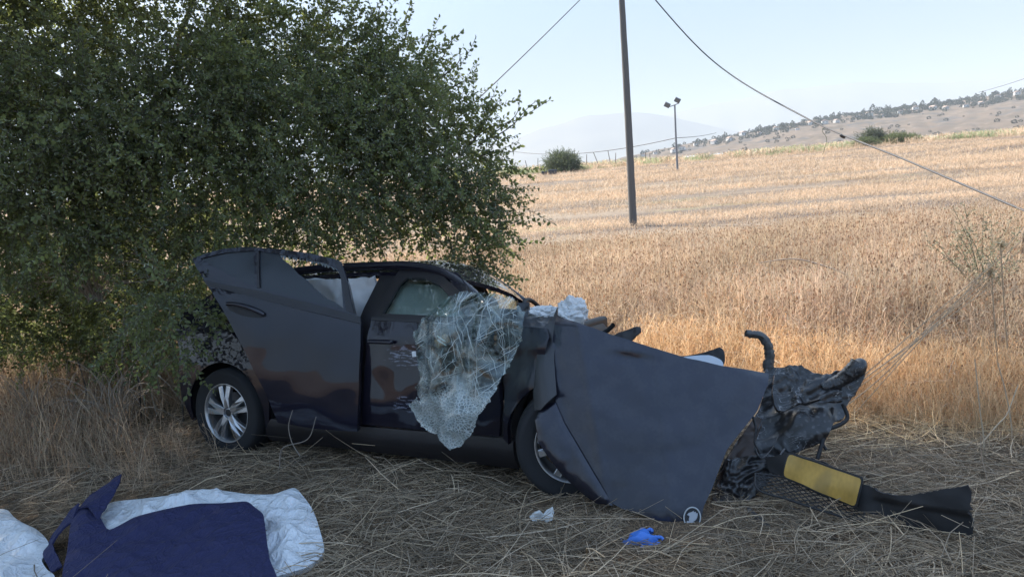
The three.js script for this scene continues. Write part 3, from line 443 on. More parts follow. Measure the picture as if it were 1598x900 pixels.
// flattened straw: crossed, kinked stems lying in a loose mat
const litterM = std([1, 1, 1], 0.85, { vertexColors: true });
const keepOff = [ // things lying on the straw: no stems are laid through them
  [[-40, 790], [20, 790], [80, 840], [90, 905], [-40, 940]], [[60, 870], [120, 800], [195, 775], [260, 782], [460, 766], [506, 850], [490, 885], [430, 940], [60, 940]], [[962, 842], [985, 818], [1060, 790], [1130, 790], [1130, 850], [1040, 862], [980, 862]], [[826, 806], [860, 790], [866, 828], [840, 832]]].map(l => l.map(([x, y]) => { const q = onLevel(x, y, 0.06); return [q.x, q.z]; }));
function straws(n, place, len, rad, lift) { // loose stems, each a bent three-sided tube
  const P = new Float32Array(n * 36), N = new Float32Array(n * 36), C = new Float32Array(n * 36), I = new Uint32Array(n * 54); let k = 0;
  const q = V(), s2 = V();
  for (let i = 0; i < n; i++) {
    const [x, z, tone, warm] = place(), l = lerp(len[0], len[1], R() * R()), r = lerp(rad[0], rad[1], R() * R()), a = rr(0, 6.3) , bend = rr(-0.35, 0.35), kink = rr(-0.2, 0.2), up = R() < 0.16 ? rr(0, 0.5) : rr(-0.06, 0.1), y0 = R() * lift, dx = Math.cos(a), dz = Math.sin(a);
    const pt = t => { const px = x + dx * l * (t - 0.5) - dz * (bend * l * (t - 0.5) * (t - 0.5) + kink * l * Math.max(0, t - 0.6)), pz = z + dz * l * (t - 0.5) + dx * (bend * l * (t - 0.5) * (t - 0.5) + kink * l * Math.max(0, t - 0.6)); return q.set(px, groundY(px, pz) + y0 + Math.max(0, up * l * t) + 0.25 * l * Math.abs(bend) * Math.sin(t * 3.1) * (i & 1), pz); };
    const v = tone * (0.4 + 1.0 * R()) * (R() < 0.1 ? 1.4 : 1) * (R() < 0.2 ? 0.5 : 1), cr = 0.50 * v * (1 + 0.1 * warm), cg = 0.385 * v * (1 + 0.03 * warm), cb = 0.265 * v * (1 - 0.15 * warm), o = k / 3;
    for (let j = 0; j < 4; j++) { pt(j / 3); for (let e = 0; e < 3; e++) { const an = e * 2.094 + a, nx = -dz * Math.cos(an), ny = Math.sin(an), nz = dx * Math.cos(an), w = r * (1 - 0.4 * j / 3); P[k] = q.x + nx * w; P[k + 1] = q.y + ny * w; P[k + 2] = q.z + nz * w; N[k] = nx; N[k + 1] = ny; N[k + 2] = nz; C[k] = cr; C[k + 1] = cg; C[k + 2] = cb; k += 3; } }
    let m = i * 54; for (let j = 0; j < 3; j++) for (let e = 0; e < 3; e++) { const A = o + j * 3 + e, B = o + j * 3 + (e + 1) % 3; I[m++] = A; I[m++] = A + 3; I[m++] = B; I[m++] = A + 3; I[m++] = B + 3; I[m++] = B; }
  }
  const g = new THREE.BufferGeometry(); g.setAttribute('position', new THREE.BufferAttribute(P, 3)); g.setAttribute('normal', new THREE.BufferAttribute(N, 3)); g.setAttribute('color', new THREE.BufferAttribute(C, 3)); g.setIndex(new THREE.BufferAttribute(I, 1)); return g;
}
{
  const spot = () => { for (;;) { const z = -2.5 - 6.0 * Math.pow(R(), 1.15), x = (R() * 2 - 1) * (1.0 + Math.abs(z) * 0.78); if (z < grassFront(x) - 0.5 || keepOff.some(o => inside([x, z], o))) continue; const lit = sstep(1.4, 2.4, x) * sstep(-4.2, -4.6, z); return [x, z, 0.9 + 0.35 * fbm(x * 0.9, z * 0.9, 3) + 0.3 * lit, lit + rr(-0.3, 0.4)]; } };  // sunlit patch painted into the straw: paler, warmer stems there
  const t = thing('straw', 'flattened dry straw and broken stems covering the ground in front of the car', 'straw'); t.userData.kind = 'stuff';
  part('straw', straws(82000, spot, [0.04, 0.34], [0.0008, 0.0028], 0.04), litterM, t).userData.kind = 'stuff';
  part('broken_stem', straws(8200, spot, [0.15, 0.75], [0.0018, 0.005], 0.06), litterM, t).userData.kind = 'stuff';
}
// rough dry stems in the shade at the left, under the tree, and a fringe round the car
{
  const kinds = [61, 62, 63].map(s => stalks(rng(s), 16, 0.28, 0.18, 0.62, 0.0026, 0.25, 2, 1.7)), lists = kinds.map(() => []);
  for (let i = 0; i < 1500; i++) {
    const x = rr(-7.5, -1.8), z = rr(-8.2, -4.5), [a, b] = carFlat(x, z); if (b < 1.12 && a > -2.6) continue; if (b > 1.12 && a > -0.9 && R() < 0.93) continue; if (z > -4.75 - 0.35 * n2(x, 3) || (z > -5.1 && R() < 0.5)) continue;
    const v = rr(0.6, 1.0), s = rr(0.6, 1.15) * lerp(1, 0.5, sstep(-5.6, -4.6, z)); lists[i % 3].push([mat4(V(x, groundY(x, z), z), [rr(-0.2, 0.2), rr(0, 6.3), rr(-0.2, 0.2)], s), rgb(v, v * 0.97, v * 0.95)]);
  }
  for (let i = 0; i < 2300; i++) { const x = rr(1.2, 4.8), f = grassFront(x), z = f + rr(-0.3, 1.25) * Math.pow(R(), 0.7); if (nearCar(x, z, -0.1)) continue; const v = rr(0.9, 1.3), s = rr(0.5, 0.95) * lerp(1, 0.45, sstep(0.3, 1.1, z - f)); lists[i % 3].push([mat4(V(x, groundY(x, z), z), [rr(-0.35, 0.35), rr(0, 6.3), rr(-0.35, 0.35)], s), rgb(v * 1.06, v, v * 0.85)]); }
  const t = thing('rough_grass', 'bent dry grass stems on the verge under the tree and at the field edge', 'grass'); t.userData.kind = 'stuff';
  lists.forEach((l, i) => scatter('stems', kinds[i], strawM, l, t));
}
// single stems one can point to
const stemM = std([0.40, 0.30, 0.20], 0.8), paleM = std([0.47, 0.38, 0.27], 0.8), greyM = std([0.24, 0.2, 0.165], 0.85);
{
  const lean = [[[1196, 690, 5.0], [1330, 600, 4.95], [1470, 480, 4.9], [1600, 372, 4.85]], [[1225, 668, 5.1], [1350, 590, 5.05], [1480, 490, 5.0], [1602, 398, 4.9]], [[1290, 640, 5.2], [1400, 560, 5.1], [1500, 470, 5.0], [1596, 388, 4.9]], [[1260, 680, 4.9], [1380, 585, 4.9], [1450, 510, 4.9], [1545, 425, 4.9]], [[1330, 650, 5.1], [1420, 550, 5.0], [1500, 465, 4.95], [1600, 352, 4.9]], [[1180, 705, 4.9], [1300, 625, 4.9], [1420, 540, 4.9], [1540, 452, 4.9]]];
  const names = ['second highest at its tip', 'third highest at its tip', 'its foot furthest right behind the others', 'short one ending before the picture edge', 'highest of the bundle at its tip', 'its foot furthest left, lowest of the bundle']; 
  lean.forEach((p, i) => { const t = thing('leaning_stalk', `long dry stalk leaning right, ${names[i]}`, 'stalk', 'long stalks leaning to the right edge'); part('stem', taper(p.map(q => atDepth(...q)), 0.0038, 0.0026, 24, 5), stemM, t); if (i < 4) { const e = atDepth(...p[3]), g = stalks(rng(90 + i), 14, 0.012, 0.05, 0.1, 0.006, 0, 0, 0.8); const o = new THREE.Mesh(g, strawM); o.name = 'seed_head'; o.position.copy(e); t.add(o); } });
  const up = [[[1522, 560], [1530, 640], [1536, 700], [1520, 760], 4.4, 'upright pale dry stalk kinked above the right end of the torn bumper'], [[1558, 566], [1572, 620], [1580, 680], [1574, 720], 4.5, 'thin upright dry stalk at the right edge, right of the kinked pale stalk'], [[1590, 600], [1570, 650], [1560, 660], [1510, 720], 4.45, 'straight dry stalk slanting down left at the right edge']];
  for (const [a, b, c, d, dep, label] of up) single('dry_stalk', taper([d, c, b, a].map(q => atDepth(q[0], q[1], dep)), 0.0045, 0.003, 20, 5), paleM, label, 'stalk');
  single('bare_twig', taper([[1340, 436], [1290, 416], [1240, 404], [1185, 410]].map((q, i) => atDepth(q[0], q[1], 7.2 + i * 0.1)), 0.011, 0.004, 20, 5), greyM, 'bare brown twig lying on top of the dry grass right of the pole', 'twig');
  const gr = (pts, r, label, m = paleM, h = 0.035) => single('stick', taper(pts.map(([x, y], i) => { const p = onLevel(x, y, h); p.y += 0.008 * Math.sin(i * 2.2); return p; }), r, r * 0.7, 18, 6), m, label, 'stick');
  gr([[935, 862], [965, 872], [985, 884], [1010, 896]], 0.005, 'pale straight stick lying below the blue glove');
  gr([[1100, 842], [1085, 862], [1086, 882], [1108, 905]], 0.007, 'bent forked-looking branch lying right of the blue glove at the bottom edge', stemM);
  gr([[700, 718], [716, 740], [742, 766], [752, 778]], 0.0065, 'thick pale stick slanting on the straw below the windscreen');
  gr([[1180, 800], [1182, 830], [1172, 862], [1176, 884]], 0.005, 'curved stick standing in front of the dark bumper pieces');
  gr([[1245, 828], [1262, 824], [1280, 812], [1288, 794]], 0.0055, 'hooked pale stick lying on the dark bumper pieces', stemM, 0.1);
  gr([[512, 792], [540, 778], [575, 786], [602, 782], [600, 798]], 0.003, 'thin wavy pale stem on the straw right of the white sheet', paleM, 0.05);
  gr([[415, 735], [428, 752], [450, 760], [454, 758]], 0.004, 'grey bent stick above the white sheet', stemM, 0.05);
  gr([[20, 760], [60, 740], [105, 712], [130, 700]], 0.004, 'long thin stem on the straw at the left edge', stemM, 0.05);
  gr([[1350, 810], [1352, 820], [1353, 836], [1355, 850]], 0.004, 'short upright stem in front of the torn bumper', stemM, 0.05);
  single('tangled_vine', merge(Array.from({ length: 9 }, (_, i) => { const c = onLevel(468 + rr(-8, 8), 726 + rr(-4, 4), 0.05), a = rr(0.07, 0.13), b = rr(0.04, 0.08), ph = rr(0, 6); return tube(Array.from({ length: 9 }, (_, k) => { const q = ph + k / 9 * rr(5, 6.5); return V(c.x + a * Math.cos(q), c.y + 0.03 * Math.sin(q * 2 + i) + 0.015, c.z + b * Math.sin(q)); }), 0.0028, 40, 4); })), greyM, 'tangle of thin grey looped stems on the ground below the open car door', 'vine');
  for (const [pts, label] of [[[[468, 712], [455, 690], [450, 665], [456, 640]], 'thin reddish stem rising in front of the dark sill, left of a curved one'], [[[436, 730], [440, 700], [480, 685], [493, 650]], 'curved thin stem rising in front of the dark sill']]) single('thin_stem', taper(pts.map(([x, y]) => atDepth(x, y, 4.75)), 0.004, 0.0025, 20, 5), greyM, label, 'stem');
}
// dead arching stems and a bare sapling under the tree on the left
{
  const deadM = std([0.34, 0.28, 0.22], 0.85);
  const arch = (n, px, py, d, label, sx, sy) => { const b = atDepth(px, py, d); const L = []; for (let i = 0; i < n; i++) { const dx = rr(-1, 1) * sx, h = rr(0.3, 1) * sy; L.push(taper([b.clone().add(V(rr(-0.06, 0.06), 0, rr(-0.05, 0.05))), b.clone().add(V(dx * 0.3, h * 0.8, rr(-0.1, 0.1))), b.clone().add(V(dx * 0.75, h, rr(-0.15, 0.15))), b.clone().add(V(dx * 1.15, h * rr(0.3, 0.8), rr(-0.2, 0.2)))], 0.0045, 0.002, 12, 4)); } return single('dead_shrub', merge(L), deadM, label, 'dead shrub'); };
  arch(60, 150, 470, 6.0, 'tangle of arching grey dead stems under the tree at the left', 0.62, 0.42); arch(22, 330, 640, 6.0, 'dead stems arching beside the rear wheel of the car', 0.35, 0.6); arch(36, 190, 690, 6.0, 'fan of dry stems rising under the tree left of the rear wheel', 0.6, 0.75); arch(26, 60, 700, 6.2, 'fan of dry stems rising at the left edge under the tree', 0.55, 0.7);
  const t = thing('bare_sapling', 'thin bare sapling standing under the tree at the left', 'sapling'); const a = atDepth(186, 640, 6.5); a.y = 0;
  part('stem', taper([a, atDepth(190, 560, 6.5), atDepth(194, 480, 6.5), atDepth(196, 405, 6.5)], 0.014, 0.007, 20, 6), greyM, t);
  for (const p of [[[195, 440], [180, 410], [160, 395]], [[194, 470], [212, 440], [230, 425]], [[192, 520], [215, 500], [240, 470]]]) part('branch', taper(p.map(q => atDepth(q[0], q[1], 6.45)), 0.006, 0.003, 10, 5), greyM, t);
  // leafy seedlings in front of the dark under the tree
  for (const [x, y, d, s, label] of [[265, 520, 6.1, 1, 'small leafy green seedling in the shade left of the open car door'], [200, 530, 6.3, 0.9, 'leafy green seedling beside the bare sapling'], [120, 560, 6.5, 0.8, 'leafy green seedling under the tree left of the bare sapling']]) { const p = atDepth(x, y, d); const k = thing('seedling', label, 'seedling', null, [p.x, groundY(p.x, p.z), p.z]); const hh = p.y - groundY(p.x, p.z); crownOf(k, [[V(0, hh, 0), 0.32 * s, 1, 0.9]], 420, G0, 0.9, 0.1); part('stem', taper([V(0, 0, 0), V(0.03, hh * 0.5, 0), V(0, hh, 0)], 0.009, 0.005, 10, 5), barkM, k); }
}
// wiry grey-green shrub in the grass on the right
{
  const b = atDepth(1540, 470, 6.4), t = thing('wiry_shrub', 'wiry grey-green shrub with tiny leaves in the dry grass at the right', 'shrub'), L = [], P = [], I = [];
  for (let i = 0; i < 18; i++) { const e = atDepth(rr(1440, 1600), rr(310, 420), rr(6.0, 6.8)), m = b.clone().lerp(e, 0.5).add(V(rr(-0.05, 0.05), rr(0, 0.08), 0)); const c = [b, m, e]; L.push(taper(c, 0.0035, 0.0018, 10, 4)); const cv = new THREE.CatmullRomCurve3(c); for (let k = 0; k < 85; k++) { const q = cv.getPointAt(rr(0.3, 1)), dd = V(rr(-1, 1), rr(-0.4, 1), rr(-1, 1)).normalize(), q2 = q.clone().addScaledVector(dd, rr(0, 0.07)); leafInto(P, I, q2, dd, V().crossVectors(dd, V(rr(-1, 1), rr(-1, 1), rr(-1, 1))).normalize(), rr(0.018, 0.032), 0.011, 0.1); } }
  part('stem', merge(L), std([0.16, 0.15, 0.1], 0.9), t);
  const g = new THREE.BufferGeometry(); g.setAttribute('position', new THREE.Float32BufferAttribute(P, 3)); g.setIndex(I); g.computeVertexNormals(); part('leaves', g, phy([0.2, 0.2, 0.12], 1, { transmission: 0.3, thickness: 0 }), t).userData.kind = 'stuff';
  const hd = (x, y, label) => { const p = atDepth(x, y, 4.9), L = []; const r = rng(x); const q = thing('seed_head', label, 'seed head', null, [p.x, p.y, p.z]); const PP = [], II = []; for (let i = 0; i < 26; i++) { const d = V(r() - 0.5, r() - 0.7, r() - 0.5).normalize(); leafInto(PP, II, V(0, 0.02, 0), d, V().crossVectors(d, V(r() - 0.5, r() - 0.5, r() - 0.5)).normalize(), 0.03 + 0.022 * r(), 0.016, 0.2); } const g = new THREE.BufferGeometry(); g.setAttribute('position', new THREE.Float32BufferAttribute(PP, 3)); g.setIndex(II); g.computeVertexNormals(); part('bracts', g, phy([0.55, 0.42, 0.25], 1, { transmission: 0.3, thickness: 0 }), q); part('stalk', taper([V(0, 0.02, 0), V(0.02, -0.25, 0), V(0.06, -0.7, 0)], 0.004, 0.004, 8, 5), stemM, q); };
  hd(1562, 384, 'dry pale seed head in front of the wiry shrub'); hd(1548, 428, 'dry brown seed head below the wiry shrub');
}
// ---------------------------------------------------------------- the wrecked car
const grime = dataTex(512, 512, (u, v) => { const a = 0.5 + 0.5 * n2(u * 9, v * 9), b = 0.5 + 0.5 * n2(u * 60, v * 22), c = n2(u * 160, v * 160); const q = clamp(0.25 + 0.28 * a + 0.16 * b + 0.1 * c); return [q, q, q]; }, false);
const dust = dataTex(512, 512, (u, v) => { const a = sstep(0.35, 0.85, 0.5 + 0.5 * n2(u * 7 + 3, v * 7) + 0.25 * n2(u * 34, v * 34)), sp = n2(u * 120, v * 120) > 0.86 ? 1 : 0, k = 0.28 * a + 0.35 * sp; return [lerp(0.013, 0.06, k * 0.45), lerp(0.014, 0.058, k * 0.45), lerp(0.027, 0.066, k * 0.45)]; });
const paintM = phy([0.011, 0.010, 0.018], 0.5, { specularIntensity: 0.15, clearcoat: 1, clearcoatRoughness: 0.025 });
const bonnetM = phy([1, 1, 1], 0.42, { metalness: 0.6, map: dust, clearcoat: 0.9, clearcoatRoughness: 0.1 });
const blackM = std([0.016, 0.015, 0.016], 0.6), gumM = std([0.018, 0.018, 0.02], 0.85), glossM = std([0.02, 0.02, 0.023], 0.32, { roughnessMap: null }), trimM = std([0.016, 0.014, 0.016], 0.4), silverM = std([0.5, 0.51, 0.53], 0.3, { metalness: 0.85 }), darkMetalM = std([0.1, 0.1, 0.105], 0.45, { metalness: 0.6 });
const tintM = phy([0.02, 0.024, 0.03], 0.22), clearM = phy([0.72, 0.82, 0.78], 0.03, { transmission: 1, thickness: 0, ior: 1.5 }), bagM = phy([0.78, 0.77, 0.76], 1, { transmission: 0.25, thickness: 0 }), clothM = std([0.1, 0.1, 0.105], 0.95);
const scrapeSheen = dataTex(512, 512, (u, v) => { const x = u * 1.2, y = v * 1.2, zone = Math.max(Math.exp(-(((x - 0.4) / 0.16) ** 2) - ((y - 0.88) / 0.08) ** 2), Math.exp(-(((x - 0.4) / 0.16) ** 2) - ((y - 0.56) / 0.05) ** 2)), st = sstep(0.12, 0.5, n2(u * 14, v * 70) + 0.4 * n2(u * 60, v * 150)), k = sstep(0.35, 0.6, zone + 0.25 * n2(u * 8, v * 40)) * st; return [lerp(0.011, 0.16, k), lerp(0.010, 0.17, k), lerp(0.018, 0.22, k)]; });  // scraped door streaks, with the sky reflection painted in as pale colour
scrapeSheen.repeat.set(1 / 1.2, 1 / 1.2);
const doorM = phy([1, 1, 1], 0.5, { map: scrapeSheen, specularIntensity: 0.15, clearcoat: 1, clearcoatRoughness: 0.03 });
const car = thing('car', 'wrecked black hatchback with open rear door, shattered windscreen and torn-off bonnet', 'car', null, CARO.toArray());
car.quaternion.setFromAxisAngle(UPV, YAW).multiply(new THREE.Quaternion().setFromAxisAngle(V(1, 0, 0), -TILT));
const carW = (name, geo, m, parent = car, label) => part(name, geo.applyMatrix4(carI), m, parent, label); // shape surveyed in place, kept in the car's own axes
const sub = (name, parent = car) => { const g = new THREE.Group(); g.name = name; parent.add(g); return g; };
const zSide = y => lin(y, [[0.15, 0.82], [0.25, 0.86], [0.36, 0.885], [0.55, 0.905], [0.8, 0.905], [0.93, 0.898], [0.96, 0.905], [1.0, 0.893], [1.13, 0.845], [1.25, 0.745], [1.4, 0.625], [1.46, 0.56]]);
const side = (dz = 0) => (x, y) => V(x, y, zSide(y) + dz - 0.03 * Math.max(0, Math.abs(x) - 1.2) ** 2);
const far = (dz = 0) => (x, y) => V(x, y, -zSide(y) - dz);
const arc = (cx, cy, r, a0, a1, n) => Array.from({ length: n + 1 }, (_, i) => { const a = lerp(a0, a1, i / n) * Math.PI / 180; return [cx + r * Math.cos(a), cy + r * Math.sin(a)]; });
const quarter = [[-0.9, 0.24], ...arc(-1.26, 0.39, 0.38, -10, 190, 18), [-1.66, 0.3], [-1.7, 0.4], [-1.74, 0.6], [-1.72, 0.85], [-1.78, 1.0], [-1.72, 1.15], [-1.45, 1.32], [-1.2, 1.395], [-1.1, 1.37], [-1.3, 1.14], [-1.15, 0.98], [-0.96, 0.86], [-0.84, 0.66], [-0.82, 0.5], [-0.84, 0.36]];
part('rear_quarter', panel({ outline: quarter, L: 0.08, map: side(), thick: 0.02 }), paintM, car);
part('rear_quarter', panel({ outline: quarter.map(p => p), L: 0.1, map: far(), thick: -0.02 }), paintM, car);
const roofY = (x, z) => lin(x, [[-1.35, 1.385], [-1.1, 1.425], [-0.7, 1.462], [-0.2, 1.48], [0.25, 1.478], [0.45, 1.445], [0.62, 1.395]]) - 0.035 * (z / 0.55) ** 2 - 0.03 * (z / 0.6) ** 6 - (z < 0 ? 0.05 * z * z : 0) - 0.6 * Math.max(0, x) ** 1.5 * (0.6 - z) / 1.2 + 0.004 * n2(x * 4, z * 4);
part('roof', panel({ outline: [[-1.35, -0.6], [0.6, -0.6], [0.63, 0], [0.6, 0.6], [-1.35, 0.6]], L: 0.08, map: (x, b) => V(x, roofY(x, -b), -b), thick: 0.03 }), paintM, car);
part('hatch', panel({ outline: [[-1.75, -0.72], [-1.35, -0.58], [-1.35, 0.58], [-1.75, 0.72]], L: 0.12, map: (x, b) => V(x, lin(x, [[-1.75, 1.13], [-1.35, 1.385]]) - 0.05 * b * b + 0.03 * ridged(x * 2, b * 2, 1), -b), thick: 0.02 }), paintM, car);
part('rear_bumper', panel({ outline: [[-0.82, 0.28], [0.82, 0.28], [0.82, 1.05], [-0.82, 1.05]], L: 0.1, map: (a, y) => V(-1.78 + 0.10 * a * a - 0.06 * Math.sin((y - 0.28) * 4) + 0.04 * ridged(a * 2, y * 2, 2), y, a), thick: 0.03 }), paintM, car);
part('floor_pan', new RoundedBoxGeometry(2.7, 0.1, 1.5, 2, 0.03).translate(-0.2, 0.27, 0), blackM, car);
part('sill', panel({ outline: [[-0.9, 0.2], [1.13, 0.2], [1.12, 0.38], [1.05, 0.395], [-0.83, 0.375], [-0.88, 0.3]], L: 0.05, map: (x, y) => V(x, y, zSide(y) - 0.012 + 0.02 * Math.sin((y - 0.2) / 0.19 * 3.1)), thick: 0.06 }), trimM, car);
part('pillar', panel({ outline: [[-0.13, 0.38], [0.07, 0.38], [0.09, 1.1], [0.14, 1.44], [-0.02, 1.45], [-0.05, 1.1]], L: 0.07, map: side(-0.045), thick: 0.05 }), trimM, car);
for (const s of [1]) part('windscreen_pillar', panel({ outline: [[0.5, 1.415], [0.62, 1.395], [0.85, 1.22], [1.06, 1.06], [0.98, 1.03], [0.78, 1.17]], L: 0.05, map: (x, y) => V(x, y, s * (zSide(y) - 0.01)), thick: 0.05 * s }), paintM, car);
part('roof_rail', taper([V(-1.35, 1.36, 0.6), V(-0.7, 1.432, 0.6), V(-0.1, 1.452, 0.6), V(0.25, 1.447, 0.6), V(0.48, 1.405, 0.61), V(0.72, 1.29, 0.66), V(1.0, 1.08, 0.78)], 0.032, 0.03, 40, 10), paintM, car);
part('roof_rail', taper([V(-1.35, 1.3, -0.6), V(-0.7, 1.37, -0.6), V(0, 1.39, -0.6), V(0.2, 1.32, -0.6), V(0.5, 1.12, -0.62)], 0.03, 0.03, 30, 8), paintM, car);
part('far_side', panel({ outline: [[-0.85, 0.24], [0.95, 0.24], [0.9, 1.0], [-1.2, 1.1], [-0.9, 0.8]], L: 0.12, map: far(), thick: -0.05 }), blackM, car);
part('far_pillar', panel({ outline: [[-0.08, 1.05], [0.08, 1.05], [0.06, 1.42], [-0.1, 1.42]], L: 0.08, map: far(), thick: -0.05 }), blackM, car);
// front door, closed
{
  const d = sub('front_door');
  const dentY = (x, y) => 0.005 * n2(x * 3.1, y * 2.2) + 0.004 * n2(x * 9, y * 3.5) * sstep(0.3, 0.7, x);
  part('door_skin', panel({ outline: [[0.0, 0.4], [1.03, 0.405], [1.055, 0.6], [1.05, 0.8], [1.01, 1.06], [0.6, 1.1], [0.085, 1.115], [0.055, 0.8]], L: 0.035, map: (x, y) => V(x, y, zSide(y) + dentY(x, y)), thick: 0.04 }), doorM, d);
  part('window_frame', panel({ outline: [[0.09, 1.105], [0.14, 1.42], [0.36, 1.425], [0.52, 1.375], [0.74, 1.25], [0.94, 1.09], [0.85, 1.095], [0.6, 1.105]], holes: [[[0.16, 1.14], [0.195, 1.33], [0.235, 1.368], [0.38, 1.365], [0.52, 1.315], [0.7, 1.2], [0.8, 1.125], [0.6, 1.132]]], L: 0.03, map: side(-0.004), thick: 0.03 }), trimM, d);
  part('window', panel({ outline: [[0.15, 1.12], [0.185, 1.34], [0.23, 1.375], [0.39, 1.372], [0.53, 1.322], [0.72, 1.195], [0.82, 1.115]], L: 0.05, map: side(-0.02), thick: 0.004 }), phy([0.68, 0.73, 0.71], 0.02, { transmission: 1, thickness: 0, ior: 1.55 }), d);
  part('belt_trim', panel({ outline: [[0.085, 1.1], [0.9, 1.08], [0.9, 1.098], [0.088, 1.12]], L: 0.04, map: side(0.008), thick: 0.012 }), trimM, d);
  const h = new THREE.CapsuleGeometry(0.017, 0.17, 6, 12); h.rotateZ(Math.PI / 2); h.scale(1, 0.9, 1.2); h.translate(0.2, 0.965, 0.925); part('handle', h, paintM, d);
  const mr = new THREE.SphereGeometry(0.1, 20, 14); mr.scale(0.8, 0.75, 0.6); mr.rotateZ(0.25); mr.translate(0.76, 1.03, 0.99); part('mirror', mr, blackM, d);
  const il = new RoundedBoxGeometry(0.1, 0.06, 0.03, 3, 0.012); il.rotateZ(0.5); il.translate(0.755, 1.0, 1.058); part('mirror_indicator', il, phy([0.28, 0.13, 0.05], 0.2, { clearcoat: 1 }), d);
  for (const k of [0, 1]) { const b = new THREE.CapsuleGeometry(0.004, 0.06, 4, 8); b.rotateZ(Math.PI / 2 - 0.5); b.translate(0.76 + 0.005 * k, 1.018 - 0.025 * k, 1.077); part('mirror_strip', b, std([0.75, 0.75, 0.75], 0.25), d); }
}
// near front wing with its arch
part('front_wing', panel({ outline: [[1.065, 0.4], ...arc(1.47, 0.4, 0.37, 185, 112, 12), [1.34, 0.86], [1.38, 1.02], [1.36, 1.07], [1.2, 1.075], [1.05, 1.06], [1.085, 0.8], [1.09, 0.6]], L: 0.035, map: (x, y) => V(x, y, zSide(y) + 0.02 * sstep(0.5, 0.38, Math.hypot(x - 1.47, y - 0.4)) + 0.012 * n2(x * 4, y * 3)), thick: 0.03 }), paintM, car);
part('wheel_arch_liner', panel({ outline: [[-0.4, 0.2], [0.4, 0.2], [0.4, 1.15], [-0.4, 1.15]], L: 0.15, map: (a, b) => { const q = b - 0.2, an = Math.PI * (1.06 - q * 0.55); return V(1.47 + 0.42 * Math.cos(an), 0.42 + 0.42 * Math.sin(an), 0.4 + a); }, thick: 0.02 }), blackM, car);
part('wheel_arch_liner', panel({ outline: [[-0.4, 0.2], [0.44, 0.2], [0.44, 2.0], [-0.4, 2.0]], L: 0.15, map: (a, b) => { const q = b - 0.2, an = Math.PI * (1.06 - q * 0.6); return V(-1.26 + 0.42 * Math.cos(an), 0.4 + 0.42 * Math.sin(an), 0.42 + a); }, thick: 0.02 }), blackM, car);
